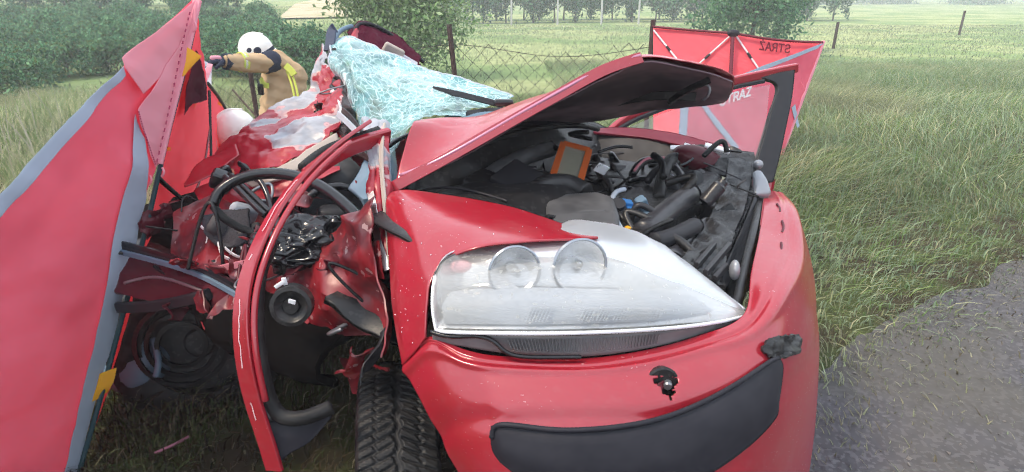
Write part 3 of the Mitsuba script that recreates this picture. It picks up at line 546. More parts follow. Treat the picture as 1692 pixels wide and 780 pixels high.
part('wiper', strip([[(-0.297,2.51,0.996),(-0.193,2.452,0.984),(-0.101,2.394,0.971),(-0.039,2.348,0.963)]][0], .022, .014, V(0, .3, 1), 20), 'gloss_black', 20, None, 'black wiper arm lying on the windscreen')
part('wiper_arm', rbox((-0.03,2.35,0.969), (.07, .03, .025), r=.008), 'gloss_black', 30, 'wiper')
part('wiper', strip([[(-0.361,1.883,0.914),(-0.34,1.908,0.927),(-0.314,1.933,0.936),(-0.288,1.958,0.946)]][0], .012, .010, UP, 12), 'gloss_black', 20)
part('cowl', sheet([[(-0.23,2.244,0.94),(-0.142,2.331,0.946),(-0.036,2.435,0.938)],
 [(-0.238,2.215,0.92),(-0.141,2.299,0.916),(-0.024,2.402,0.908)]], 24, 10, .006, .006, 9), 'grimy_black', True, None, 'black plastic cowl below the windscreen')
part('cowl_tray', sheet([[(-0.191,2.199,0.935),(-0.118,2.288,0.945),(-0.031,2.371,0.938)],
 [(-0.19,2.178,0.935),(-0.117,2.262,0.933),(-0.022,2.345,0.927)]], 14, 5, .006), 'blue_grey', True, 'cowl')
part('roof_lining', sheet([[(-0.806,3.393,1.137),(-0.764,3.464,1.185),(-0.707,3.514,1.177),(-0.617,3.547,1.122),(-0.491,3.506,1.01)],
 [(-0.752,3.221,1.105),(-0.706,3.268,1.088),(-0.636,3.262,1.072),(-0.566,3.302,1.034),(-0.471,3.396,1.002)],
 [(-0.711,3.108,1.087),(-0.667,3.097,1.058),(-0.6,3.091,1.042),(-0.539,3.137,1.022),(-0.45,3.289,1.001)]], 40, 24, .012, .03, 6), 'maroon_cloth', True, None, 'dark maroon torn roof lining behind the windscreen')
part('roof_rail', tube([[(-0.776,3.334,1.123),(-0.758,3.414,1.193),(-0.684,3.462,1.18),(-0.598,3.524,1.117),(-0.457,3.482,1.003)]][0], .010, 8), 'dark_plastic', True)
part('red_sliver', sheet([[(-0.739,3.134,1.157),(-0.721,3.164,1.182),(-0.716,3.16,1.171)],
 [(-0.728,3.097,1.114),(-0.712,3.101,1.127),(-0.711,3.12,1.12)],
 [(-0.716,3.053,1.083),(-0.71,3.057,1.093),(-0.702,3.067,1.092)]], 8, 12, .006, .008, 20), 'car_paint', True)
part('sun_visor', rbox((-0.565,3.153,1.064), (.10, .03, .10), euler(.3, .5, .4), .01), 'beige_trim', 30, None, 'beige sun visor')
part('sun_visor', sheet([[(-0.568,3.22,1.103),(-0.511,3.206,1.065),(-0.448,3.194,1.03)],
 [(-0.539,3.091,1.042),(-0.494,3.09,1.037),(-0.436,3.108,1.03)]], 12, 8, .015), 'pale_visor', 30, None, 'grey sun visor')
part('door_seal', tube([[(-0.8,3.063,1.109),(-0.806,3.132,1.152),(-0.791,3.195,1.178),(-0.758,3.253,1.191)]][0], .011, 9), 'blue_grey', True)
part('belt_strap', strip([[(-0.814,3.005,1.097),(-0.811,3.043,1.141),(-0.811,3.089,1.18),(-0.798,3.093,1.191)]][0], .045, .012, V(1, 0, .2), 20), 'navy_strap', 20, None, 'dark strap standing at the roof edge')
# crushed roof and right-hand pillar
ROOF = [[(-1.115,2.456,0.707),(-1.082,2.581,0.755),(-1.053,2.685,0.808),(-0.975,2.814,0.867),(-0.881,2.942,0.926),(-0.836,3.09,1.037),(-0.828,3.133,1.098)],
 [(-1.066,2.391,0.703),(-1.013,2.471,0.747),(-0.97,2.549,0.784),(-0.877,2.653,0.837),(-0.794,2.759,0.891),(-0.77,2.896,0.974),(-0.781,3.011,1.055)],
 [(-1.013,2.327,0.704),(-0.943,2.362,0.74),(-0.883,2.395,0.772),(-0.801,2.477,0.821),(-0.731,2.579,0.867),(-0.71,2.712,0.938),(-0.736,2.869,1.018)],
 [(-0.97,2.284,0.704),(-0.876,2.267,0.744),(-0.815,2.288,0.772),(-0.742,2.369,0.816),(-0.683,2.447,0.857),(-0.659,2.554,0.914),(-0.675,2.704,0.973)],
 [(-0.936,2.237,0.661),(-0.856,2.223,0.71),(-0.788,2.233,0.738),(-0.717,2.311,0.776),(-0.659,2.388,0.812),(-0.634,2.498,0.877),(-0.645,2.626,0.936)]]
P = grid_pts(ROOF, 110, 60); P = crumple(P, .055, 2.6, 41); P = crumple(P, .020, 7.5, 42)
part('roof', shell(P, .003), 'torn_paint', 40, label='crumpled red roof with grey patches of torn paint')
part('headliner', sheet([[(-0.917,2.166,0.73),(-0.831,2.146,0.761),(-0.749,2.16,0.799),(-0.693,2.226,0.834),(-0.623,2.303,0.87)],
 [(-0.88,2.14,0.716),(-0.803,2.118,0.743),(-0.722,2.13,0.777),(-0.666,2.195,0.808),(-0.605,2.27,0.838)]], 40, 8, .01, .008, 9), 'beige_trim', True, 'roof', 'beige torn headliner edge')
part('roof_strip', tube([[(-1.018,2.29,0.718),(-0.886,2.227,0.722),(-0.766,2.196,0.754),(-0.688,2.233,0.794)]][0], .006, 6), 'white_paint', True, 'roof')
part('roof_flap', sheet([[(-1.15,2.221,0.706),(-1.127,2.282,0.756),(-1.08,2.335,0.783),(-1.022,2.388,0.812)],
 [(-1.147,2.207,0.697),(-1.095,2.224,0.714),(-1.044,2.265,0.738),(-0.992,2.335,0.783)]], 30, 12, .004, .008, 6), 'car_paint', True, None, 'pointed red flap of sheet metal')
0 and part('roof_flap_edge', tube([[(-1.085,2.291,0.78),(-1.04,2.323,0.808),(-0.987,2.344,0.808),(-0.964,2.311,0.776)]][0], .007, 6), 'white_paint', True, 'roof_flap')
part('roof_side', sheet([[(-1.128,2.263,0.644),(-1.01,2.258,0.691),(-0.865,2.226,0.718),(-0.737,2.236,0.746),(-0.637,2.3,0.805)],
 [(-1.086,2.195,0.634),(-0.958,2.176,0.671),(-0.832,2.155,0.699),(-0.707,2.166,0.73),(-0.604,2.228,0.782)],
 [(-1.048,2.148,0.622),(-0.927,2.114,0.646),(-0.807,2.102,0.672),(-0.684,2.115,0.706),(-0.581,2.173,0.749)]], 60, 24, .003, .04, 5, 77), 'torn_paint', 40, None, 'folded strip of red metal below the crushed roof')
PIL = [[(-0.8,3.007,1.102),(-0.726,2.894,1.086)],
 [(-0.762,2.869,1.018),(-0.623,2.603,1.019)],
 [(-0.704,2.647,0.935),(-0.578,2.436,0.942)],
 [(-0.638,2.45,0.863),(-0.508,2.238,0.895)],
 [(-0.571,2.268,0.834),(-0.443,2.045,0.863)]]
part('pillar_lining', sheet(PIL, 14, 60, .01, .03, 9, 5), 'grimy_black', 40, None, 'black torn lining along the crushed pillar')
part('pillar_skin', sheet([[(-0.816,2.94,1.036),(-0.757,2.856,1.039)],
 [(-0.803,2.822,0.947),(-0.714,2.693,0.945)],
 [(-0.733,2.626,0.878),(-0.653,2.521,0.882)],
 [(-0.661,2.437,0.829),(-0.59,2.331,0.829)]], 14, 60, .004, .025, 8, 6), 'torn_paint', 40, None, 'twisted red and grey pillar skin')
for a, b, mt in (((-0.64,2.407,0.92), (-0.455,2.064,0.859), 'pale_grey'), ((-0.627,2.432,0.93), (-0.48,2.116,0.883), 'grimy_black'), ((-0.558,2.166,0.846), (-0.437,1.958,0.86), 'grimy_black'), ((-0.717,2.639,0.972), (-0.622,2.398,0.895), 'white_paint')):
    part('pillar_strip', strip([a, (V(*a)+V(*b))/2+V(.01, -.02, .01), b], .022, .008, V(.4, -.3, .6), 14), mt, 20)
P = grid_pts([[(-0.451,1.981,0.978),(-0.366,1.915,0.972)],
 [(-0.411,1.86,0.941),(-0.351,1.8,0.95)],
 [(-0.379,1.738,0.899),(-0.336,1.713,0.889)],
 [(-0.368,1.633,0.845),(-0.314,1.608,0.836)],
 [(-0.336,1.525,0.783),(-0.301,1.5,0.773)],
 [(-0.302,1.434,0.724),(-0.29,1.426,0.718)]], 26, 110)
P = P + normals(P)*(.018*np.sin(np.linspace(0, 16, 26))[None, :, None]*np.sin(np.linspace(.3, 3, 110))[:, None, None]); P = crumple(P, .012, 9, 51)
part('hinge_pillar', shell(P, .004), 'torn_paint', 40, label='narrow crumpled strip of pillar metal')
part('pillar_edge', strip([[(-0.364,1.615,0.854),(-0.344,1.55,0.822),(-0.332,1.504,0.783),(-0.309,1.449,0.749),(-0.291,1.413,0.724)]][0], .018, .004, V(1, 0, .3), 40), 'bare_metal', 20, 'hinge_pillar', 'bright bare metal edge')
part('pillar_edge', strip([[(-0.369,1.875,0.981),(-0.348,1.705,0.924),(-0.326,1.595,0.856),(-0.303,1.497,0.793),(-0.285,1.411,0.734)]][0], .014, .006, V(.6, -.6, .3), 40), 'beige_trim', 20, 'hinge_pillar')
# door window frame hanging in front
FRM = [[(-0.403,1.795,0.995),(-0.445,1.659,0.973),(-0.497,1.504,0.928),(-0.539,1.394,0.862),(-0.565,1.314,0.789),(-0.578,1.264,0.712),(-0.576,1.228,0.614),(-0.563,1.209,0.505),(-0.544,1.197,0.414),(-0.53,1.189,0.335)]][0]
sd = V(.80, -.25, .55)
part('bent_door_frame', strip(FRM, .046, .010, sd, 120), 'car_paint', 20, None, 'bowed red door window frame hanging down to the grass')
q = np.array(FRM); ins = q + V(.030, -.006, .004)
part('frame_groove', tube(ins[1:8] + V(.002, -.004, 0), .007, 8), 'car_paint', True, 'bent_door_frame')
for i0, i1 in ((.12, .2), (.25, .42), (.47, .5), (.58, .74), (.8, .86)):
    w_ = spl(ins + V(-.028, -.011, 0), 200)[int(i0*200):int(i1*200)]; part('scratch', sweep(w_[::3] + r0.normal(0, .0012, (len(w_[::3]), 3)), circ(.0012, 5)), 'white_scratch', True, 'bent_door_frame')
part('frame_seal', tube([[(-0.533,1.367,0.818),(-0.552,1.328,0.769),(-0.555,1.282,0.703),(-0.551,1.25,0.616),(-0.538,1.227,0.524),(-0.512,1.215,0.463),(-0.461,1.213,0.456),(-0.403,1.238,0.467)]][0], .017, 9), 'rubber', True, 'bent_door_frame', 'black rubber seal of the bent frame')
part('frame_seal', tube([[(-0.542,1.351,0.788),(-0.563,1.31,0.734),(-0.568,1.273,0.678),(-0.563,1.241,0.592),(-0.551,1.222,0.512),(-0.531,1.21,0.45)]][0], .010, 8), 'gloss_black', True, 'bent_door_frame')
part('corner_plate', sheet([[(-0.55,1.218,0.487),(-0.516,1.216,0.438),(-0.459,1.221,0.435),(-0.402,1.242,0.464)],
 [(-0.533,1.201,0.425),(-0.505,1.206,0.41),(-0.454,1.218,0.414),(-0.406,1.242,0.448)],
 [(-0.526,1.191,0.34),(-0.5,1.2,0.366),(-0.453,1.215,0.39),(-0.408,1.237,0.436)]], 26, 20, .012), 'trim_plastic', True, 'bent_door_frame', 'black plastic corner at the lower end of the frame')
part('upper_frame', strip([[(-0.512,1.571,0.907),(-0.468,1.645,0.935),(-0.417,1.736,0.95),(-0.348,1.824,0.958)]][0], .045, .02, V(.2, -.2, 1), 30), 'car_paint', 20, None, 'red upper door frame bar')
part('upper_frame_seal', tube([[(-0.519,1.578,0.927),(-0.482,1.672,0.951),(-0.422,1.762,0.964),(-0.377,1.829,0.971)]][0], .014, 8), 'rubber', True, 'upper_frame')
part('loose_seal', tube([[(-0.878,1.833,0.752),(-0.865,1.855,0.783),(-0.819,1.877,0.814),(-0.734,1.874,0.835),(-0.635,1.843,0.837),(-0.544,1.794,0.819),(-0.463,1.72,0.791),(-0.403,1.646,0.764),(-0.378,1.598,0.749)]][0], .0165, 10), 'gloss_black', True, None, 'thick black rubber door seal looping across the opening')
part('loose_seal', tube([[(-0.878,1.832,0.749),(-0.847,1.828,0.709),(-0.796,1.836,0.672),(-0.733,1.828,0.652),(-0.663,1.807,0.652)]][0], .012, 9), 'rubber', True)
for a, b in (((-0.922,2.036,0.782), (-0.756,1.898,0.697)), ((-0.911,2.057,0.78), (-0.748,1.921,0.701))): part('seat_rail', tube([a, b], .010, 8), 'gloss_black', True)
part('seat_rail', tube([[(-0.848,2.043,0.8),(-0.801,2.011,0.773),(-0.763,1.963,0.727),(-0.737,1.896,0.69)]][0], .009, 8), 'gloss_black', True)
part('latch_block', cat_([rbox((-0.964,2.082,0.761), (.05, .05, .06), euler(.3, .4, .2), .01), rbox((-0.957,2.119,0.776), (.04, .04, .03), euler(.5, 1.4, .2), .008)]), 'gloss_black', 30)
# crumpled rear door and inner panels
part('rear_door', sheet([[(-1.12,2.081,0.614),(-1.065,2.148,0.653),(-0.971,2.211,0.678),(-0.878,2.183,0.66),(-0.807,2.092,0.645)],
 [(-1.115,2.014,0.577),(-1.061,2.075,0.597),(-0.949,2.085,0.626),(-0.852,2.039,0.616),(-0.789,1.97,0.603)],
 [(-1.108,1.947,0.539),(-1.023,1.953,0.558),(-0.917,1.937,0.57),(-0.837,1.907,0.576),(-0.78,1.854,0.577)],
 [(-1.067,1.89,0.531),(-0.965,1.834,0.523),(-0.859,1.782,0.526),(-0.805,1.784,0.533),(-0.766,1.761,0.557)]], 60, 50, .004, .05, 3.6, 7), 'scuffed_paint', 25, None, 'crumpled scuffed red rear door skin')
part('door_lining', sheet([[(-0.994,1.989,0.654),(-0.916,1.996,0.672),(-0.83,1.978,0.682)],
 [(-0.956,1.931,0.613),(-0.88,1.915,0.627),(-0.806,1.899,0.641)],
 [(-0.9,1.883,0.599),(-0.844,1.862,0.6),(-0.796,1.848,0.619)]], 24, 24, .008, .02, 10, 4), 'seat_cloth', True, 'rear_door', 'dark torn lining')
part('grey_pad', rbox((-0.872,2.015,0.666), (.09, .04, .07), euler(.3, .4, .5), .018), 'pale_grey', 30, 'rear_door')
part('grey_pad', rbox((-0.908,1.943,0.644), (.10, .04, .07), euler(.2, .6, .9), .018), 'grey_plastic', 30, 'rear_door')
for pts_ in ([[(-0.859,1.848,0.589),(-0.841,1.87,0.62),(-0.814,1.84,0.597)]][0], [[(-0.873,1.854,0.607),(-0.817,1.827,0.59),(-0.799,1.848,0.619)]][0], [[(-0.9,1.87,0.62),(-0.884,1.848,0.589),(-0.85,1.824,0.583)]][0], [[(-0.994,1.963,0.643),(-0.961,1.934,0.621),(-0.96,1.915,0.599)]][0]):
    part('torn_metal', strip(pts_, .014, .003, V(.5, -.6, .6), 10), 'white_paint', 20, 'rear_door')
part('loose_strip', strip([[(-0.868,1.767,0.572),(-0.82,1.752,0.59),(-0.776,1.736,0.604),(-0.734,1.721,0.622)]][0], .02, .006, UP, 12), 'pink_metal', 20)
part('sill', sheet([[(-1.336,2.058,0.553),(-1.167,1.996,0.53),(-0.979,1.885,0.517),(-0.793,1.728,0.524)],
 [(-1.316,1.99,0.511),(-1.139,1.926,0.485),(-0.956,1.819,0.481),(-0.777,1.671,0.484)],
 [(-1.295,1.91,0.439),(-1.122,1.851,0.425),(-0.946,1.778,0.43),(-0.768,1.635,0.445)]], 50, 30, .02, .02, 5, 8), 'maroon', 40, None, 'dark red twisted door sill')
for o, mt in ((0, 'dark_plastic'), (8, 'blue_grey'), (-8, 'gloss_black')):
    part('sill_strip', strip(np.array([[(-1.256,1.958,0.57),(-1.093,1.9,0.556),(-0.946,1.822,0.548),(-0.773,1.674,0.552)]][0]) + V(0, -.01*(o > 0), -o*.0016), .018, .010, UP, 30), mt, 20, 'sill')
part('sill_strip', tube([[(-1.217,1.872,0.482),(-1.131,1.879,0.499),(-1.011,1.826,0.502),(-0.896,1.769,0.492)]][0], .005, 6), 'dull_metal', True, 'sill')
part('sill_bar', strip([[(-1.266,1.891,0.388),(-1.131,1.847,0.414),(-1.011,1.807,0.45),(-0.891,1.742,0.505)]][0], .035, .02, UP, 20), 'dark_plastic', 20, 'sill')
part('front_door', sheet([[(-0.733,1.798,0.57),(-0.596,1.727,0.638),(-0.471,1.667,0.706),(-0.352,1.598,0.807),(-0.317,1.587,0.835)],
 [(-0.722,1.749,0.524),(-0.583,1.666,0.586),(-0.455,1.586,0.66),(-0.335,1.488,0.741),(-0.294,1.468,0.773)],
 [(-0.705,1.709,0.474),(-0.575,1.635,0.502),(-0.448,1.553,0.57),(-0.327,1.452,0.644),(-0.272,1.364,0.694)],
 [(-0.697,1.688,0.417),(-0.576,1.635,0.416),(-0.447,1.552,0.481),(-0.32,1.414,0.54),(-0.245,1.241,0.592)]], 70, 60, .004, .06, 3.4, 9), 'scuffed_paint', 25, None, 'crushed red front door panel deep in the opening')
part('door_fold', sheet([[(-0.45,1.579,0.697),(-0.369,1.512,0.748),(-0.303,1.459,0.777)],
 [(-0.417,1.535,0.695),(-0.346,1.468,0.729),(-0.294,1.425,0.743)],
 [(-0.408,1.548,0.642),(-0.342,1.468,0.686),(-0.286,1.391,0.709)]], 30, 20, .003, .02, 9, 14), 'scuffed_paint', 40, 'front_door')
part('fold_edge', tube([[(-0.421,1.543,0.715),(-0.381,1.504,0.727),(-0.347,1.48,0.718),(-0.306,1.442,0.73)]][0], .003, 6), 'white_paint', True, 'front_door')
part('fold_edge', tube([[(-0.455,1.576,0.633),(-0.414,1.543,0.658),(-0.384,1.528,0.675)]][0], .0025, 6), 'white_paint', True, 'front_door')
SPK = V((-0.541,1.442,0.615)); SPA = V(.15, -.95, .2)
part('speaker', lathe([(0, .004), (.018, .006), (.02, -.004), (.036, .004), (.040, .008), (.050, .006), (.052, -.03), (0, -.03)], SPK, SPA, 36), 'grimy_black', 30, None, 'round black door loudspeaker')
part('speaker_label', rbox(SPK + V(.008, -.012, .018), (.018, .004, .012), euler(0, .3, 0), .0015), 'label_white', 30, 'speaker')
part('speaker_clip', rbox((-0.569,1.46,0.665), (.03, .006, .010), euler(0, -.6, 0), .002), 'label_white', 30, 'speaker'); part('speaker_clip', rbox((-0.557,1.463,0.672), (.012, .006, .02), euler(0, -.2, 0), .002), 'label_white', 30, 'speaker')
# dashboard, airbag, seat, wheel
for sd_, c_, r_ in ((61, (-0.568,1.684,0.694), (.115, .08, .055)), (62, (-0.613,1.637,0.683), (.06, .05, .05)), (63, (-0.49,1.708,0.7), (.08, .06, .045))):
    m = trimesh.creation.icosphere(5); d = meshkit.fbm(m.vertices*1.5 + sd_, 3, sd_); m.vertices = m.vertices*np.array(r_)*(1 + .55*(1-2*np.abs(2*d-1)) - .2)[:, None] + np.array(c_)
    part('dashboard', m, 'gloss_black', True, None, 'black shiny crushed lump of dashboard')
part('dash_rim', tube([[(-0.653,1.653,0.668),(-0.634,1.709,0.703),(-0.579,1.756,0.715),(-0.504,1.731,0.706),(-0.435,1.664,0.698)]][0], .010, 8), 'gloss_black', True, 'dashboard')
part('dash_flap', sheet([[(-0.48,1.669,0.711),(-0.392,1.624,0.762),(-0.344,1.597,0.804)],
 [(-0.504,1.656,0.675),(-0.403,1.592,0.734),(-0.332,1.567,0.781)]], 24, 12, .008, .02, 9), 'dark_plastic', 40, 'dashboard')
SW = V((-0.593,2.043,0.657)); ta = np.linspace(0, 2*np.pi, 40); ex, ez = V(.95, .25, .1), V(-.05, .5, .85)
part('steering_wheel', sweep(np.array([SW + ex*math.cos(t)*.115 + ez*math.sin(t)*.09 for t in np.linspace(-.3, 3.6, 40)]), circ(.013, 9)), 'gloss_black', True, None, 'black steering wheel rim')
part('steering_hub', rbox(SW - V(0, -.02, .02), (.11, .07, .08), euler(.4, 0, .2), .025), 'dark_plastic', 30, 'steering_wheel')
part('airbag', sheet([[(-0.491,1.905,0.772),(-0.467,2.056,0.837),(-0.406,2.13,0.892)],
 [(-0.45,1.823,0.781),(-0.407,1.902,0.822),(-0.363,1.939,0.865)],
 [(-0.421,1.771,0.786),(-0.375,1.786,0.796),(-0.334,1.772,0.818)]], 26, 26, .03, .01, 5), 'blue_grey', True, None, 'smooth blue grey panel beside the pillar')
part('front_seat', sheet([[(-0.93,2.466,0.647),(-0.833,2.514,0.633),(-0.689,2.514,0.633),(-0.569,2.414,0.649)],
 [(-0.903,2.338,0.588),(-0.801,2.39,0.584),(-0.649,2.338,0.588),(-0.524,2.239,0.608)],
 [(-0.865,2.158,0.534),(-0.737,2.156,0.53),(-0.596,2.107,0.541),(-0.47,2.017,0.586)]], 40, 30, .12, .03, 3.5), 'seat_cloth', True, None, 'dark cloth front seat behind the dashboard')
part('headrest', man2tri(m3.Manifold.sphere(1, 28).scale((.085, .06, .085)).translate((-0.607,2.227,0.722))), 'grey_plastic', True, 'front_seat', 'grey rounded head restraint')
part('seat_edge', sheet([[(-0.911,2.298,0.624),(-0.894,2.361,0.652)],
 [(-0.89,2.165,0.554),(-0.87,2.218,0.553)],
 [(-0.847,2.057,0.549),(-0.825,2.105,0.536)]], 8, 18, .03), 'pale_grey', True, 'front_seat')
for a, b in (((-0.67,2.301,0.778), (-0.635,2.227,0.722)), ((-0.64,2.306,0.79), (-0.596,2.232,0.734)), ((-0.694,2.235,0.744), (-0.556,2.237,0.75))): part('seat_bracket', bar(a, b, .03, .03), 'grimy_black', 20, 'front_seat')
part('rear_bench', sheet([[(-1.627,2.737,0.372),(-1.491,2.805,0.411)],
 [(-1.584,2.6,0.288),(-1.39,2.499,0.302)]], 14, 12, .1, .02, 4), 'blue_grey_dark', True, None, 'dark grey rear seat corner')
part('underbody', rbox(car(-1.85, .05, .42), (1.6, 1.2, .12), CARAX, .05), 'underside', 30)
part('sill_box', sheet([[car(-1.0, -.74, .38), car(-1.35, -.74, .36), car(-1.65, -.66, .38)], [car(-1.0, -.78, .44), car(-1.35, -.80, .45), car(-1.65, -.72, .45)], [car(-1.0, -.5, .50), car(-1.35, -.5, .50), car(-1.65, -.5, .50)]], 30, 20, .02, .05, 6, 3), 'underside', 40)
part('floor_pan', sheet([[car(-1.1, -.66, .42), car(-1.1, -.2, .40), car(-1.1, .5, .42)], [car(-2.2, -.62, .40), car(-2.2, 0, .42), car(-2.2, .6, .42)], [car(-2.6, -.55, .42), car(-2.6, 0, .42), car(-2.6, .6, .42)]], 30, 30, .03, .05, 3), 'grimy_black', True)
part('side_wall', sheet([[car(-1.3, .78, .3), car(-2.0, .80, .3), car(-2.6, .78, .3)], [car(-1.3, .84, .55), car(-2.0, .86, .5), car(-2.6, .84, .45)], [car(-1.3, .80, .80), car(-2.0, .82, .66), car(-2.6, .78, .5)]], 30, 14, .02, .02, 3), 'maroon', True, None, 'far side of the car body')
part('tail', sheet([[car(-2.65, -.5, .2), car(-2.7, 0, .2), car(-2.65, .75, .2)], [car(-2.7, -.5, .35), car(-2.8, 0, .35), car(-2.7, .78, .35)], [car(-2.5, -.5, .5), car(-2.55, 0, .5), car(-2.5, .7, .5)]], 24, 14, .02, .05, 3), 'scuffed_paint', True, None, 'crushed red tail of the car')
for dz, (a, b) in enumerate((((-0.775,1.656,0.444), (-0.699,1.648,0.424)), ((-0.788,1.679,0.392), (-0.696,1.679,0.451)))): part('inner_brace', bar(a, b, .05, .03), 'scuffed_paint', 20)
part('wheel_arch', sheet([[(-0.49,1.617,0.368),(-0.41,1.569,0.382),(-0.309,1.478,0.424)],
 [(-0.457,1.57,0.329),(-0.389,1.534,0.346),(-0.301,1.464,0.387)],
 [(-0.435,1.539,0.3),(-0.366,1.493,0.321),(-0.293,1.451,0.35)]], 24, 18, .006, .02, 6), 'scuffed_paint', 40, None, 'red inner wheel arch behind the tyre')
part('arch_liner', sheet([[car(-.5, -.75, .72), car(-.5, -.45, .72), car(-.5, -.1, .72)], [car(-.75, -.75, .82), car(-.75, -.45, .82), car(-.75, -.1, .82)], [car(-1.05, -.62, .75), car(-1.05, -.42, .75), car(-1.05, -.1, .7)], [car(-1.2, -.55, .35), car(-1.2, -.35, .35), car(-1.2, -.1, .3)]], 20, 24, .01, .01, 5), 'grimy_black', True)
part('liner_front', sheet([[car(-.42, -.78, .62), car(-.40, -.45, .62), car(-.40, .6, .62)], [car(-.42, -.74, .3), car(-.40, -.45, .2), car(-.40, .6, .2)], [car(-.42, -.70, .02), car(-.40, -.4, .0), car(-.40, .6, .0)]], 16, 14, .01), 'grimy_black', True)
part('liner_side', sheet([[car(-.45, -.40, .75), car(-1.2, -.30, .75)], [car(-.45, -.40, .05), car(-1.2, -.30, .1)]], 12, 12, .01, .01, 5), 'grimy_black', True)
# wheels
def tyre(R, wd, c, axis, tread=True):
    n, m = (860, 74) if tread else (120, 40)
    half = wd/2
    prof = []
    for t in np.linspace(-1, 1, m):
        a = abs(t); 
        if a < .62: prof.append((R - .010*(a/.62)**2.5, t/.62*half*.88, 1))
        elif a < .72: q = (a-.62)/.1; prof.append((R-.010-.022*q**1.5, np.sign(t)*half*(.88+.10*q), 1-q))
        else: q = (a-.72)/.28; prof.append((R-.032-q*(R*.32), np.sign(t)*half*(.98+.06*math.sin(q*3.1)-.10*q), 0))
    prof = np.array(prof); th = np.linspace(0, 2*np.pi, n, endpoint=False)
    r, y, k = prof[:, 0][None]*np.ones((n, 1)), prof[:, 1][None]*np.ones((n, 1)), prof[:, 2][None]
    if tread:
        s = th[:, None]*R; ay = np.abs(y); side_ = (y > 0)*.5
        per = 2*np.pi*R/82
        ph = (s/per - 1.5*(ay/half)**.8*1.15 + side_) % 1.0
        g1 = 1 - sm(.09, .15, np.minimum(ph, 1-ph)*1.0)
        g1 = g1*sm(.06, .12, ay/half)
        cen = 1 - sm(.006, .009, np.abs(y + .0035*np.sin(s/per*2*np.pi*.5)))
        rib = (1 - sm(.003, .0055, np.abs(ay - half*.52 - .004*np.sin(s/per*2*np.pi))))*.7
        sip = (1 - sm(.10, .2, np.abs(((s/per*4 + 3.5*ay/half) % 1)-.5)))*.28*sm(.12, .2, ay/half)
        r = r - .0068*k*np.clip(np.maximum(np.maximum(g1, cen), np.maximum(rib, sip)), 0, 1)
    t, u, w = np.asarray(axis)/np.linalg.norm(axis), None, None
    u = np.cross(t, V(0, 0, 1)); u /= np.linalg.norm(u); w = np.cross(t, u)
    P = np.asarray(c) + r[..., None]*(np.cos(th)[:, None, None]*u + np.sin(th)[:, None, None]*w) + y[..., None]*t
    i = np.arange(n*m).reshape(n, m); j = np.roll(i, -1, 0)
    f = np.c_[i[:, :-1].ravel(), i[:, 1:].ravel(), j[:, 1:].ravel(), j[:, :-1].ravel()]
    return trimesh.Trimesh(P.reshape(-1, 3), np.vstack([f[:, [0, 1, 2]], f[:, [0, 2, 3]]]), process=False)
def wheel(c, axis, tread, label):
    c = np.asarray(c); ax = V(*axis)/np.linalg.norm(axis)
    w = part('front_wheel' if tread else 'rear_wheel', tyre(.325, .200, c, ax, tread), 'rubber', 35 if not tread else True, None, label)
    nm = w.split('__')[1]
    part('rim', lathe([(.20, -.08), (.215, -.085), (.215, .085), (.20, .08), (.19, .03), (.06, .02), (.05, .03), (0, .03), (0, .01), (.18, .0)], c, ax, 40), 'dull_metal' if tread else 'grimy_black', 30, nm)
    if tread: part('axle', tube([c, car(-.83, -.2, .2)], .022, 8), 'grimy_black', True, nm)
wheel((-.300, 1.425, .095), (.985, .17, -.02), True, 'front tyre with deep chevron tread turned toward the road')
RW = V((-1.227,2.157,0.099))
wheel(RW + V(0, .12, -.05), (.25, -.95, .15), False, 'dark rear wheel under the crushed side')
for r_, o in ((.12, -.13), (.085, -.135), (.16, -.12)): part('wheel_ring', lathe([(r_-.008, -.006), (r_+.008, -.006), (r_+.008, .006), (r_-.008, .006)], RW + V(-.01, -.0+.0, 0) + V(.25, -.95, .15)*.0, V(.25, -.95, .15), 36), 'gloss_black', 30, 'rear_wheel')
# engine bay
part('bulkhead', sheet([[(-0.321,1.878,0.787),(-0.27,1.95,0.838),(-0.131,2.123,0.873),(0.052,2.342,0.888),(0.285,2.698,0.841),(0.417,2.835,0.779)],
 [(-0.314,1.872,0.77),(-0.259,1.915,0.799),(-0.119,2.044,0.804),(0.062,2.254,0.794),(0.27,2.556,0.746),(0.402,2.699,0.701)],
 [(-0.302,1.835,0.757),(-0.249,1.886,0.722),(-0.109,1.997,0.676),(0.071,2.143,0.639),(0.252,2.39,0.584),(0.4,2.602,0.583)]], 50, 24, .02, .015, 5), 'grimy_black', True, None, 'black bulkhead at the back of the engine bay')
part('wind_tray', sheet([[(-0.134,2.18,0.884),(0.009,2.334,0.896),(0.194,2.504,0.895),(0.286,2.601,0.868)],
 [(-0.123,2.151,0.863),(0.019,2.285,0.878),(0.191,2.454,0.874),(0.281,2.541,0.851)]], 30, 8, .01, .005, 8), 'gloss_black', True, 'bulkhead')
part('tray_seal', tube([[(-0.092,2.132,0.868),(0.008,2.242,0.878),(0.13,2.37,0.878),(0.264,2.491,0.86),(0.342,2.586,0.828)]][0], .010, 8), 'rubber', True, 'bulkhead')
part('duct', tube([[(-0.141,1.915,0.742),(-0.069,1.999,0.796),(0.028,2.096,0.827),(0.133,2.215,0.833)]][0], .028, 10), 'grey_plastic', True, 'bulkhead')
part('wing_panel', sheet([[(0.354,2.728,0.78),(0.485,2.675,0.78),(0.636,2.568,0.778),(0.758,2.408,0.78)],
 [(0.355,2.644,0.696),(0.486,2.58,0.696),(0.635,2.486,0.702),(0.76,2.356,0.724)],
 [(0.353,2.554,0.597),(0.487,2.474,0.583),(0.634,2.39,0.584),(0.764,2.298,0.624)]], 40, 20, .01, .008, 5), 'wing_grey', True, None, 'grey dusty inner wing on the far side')
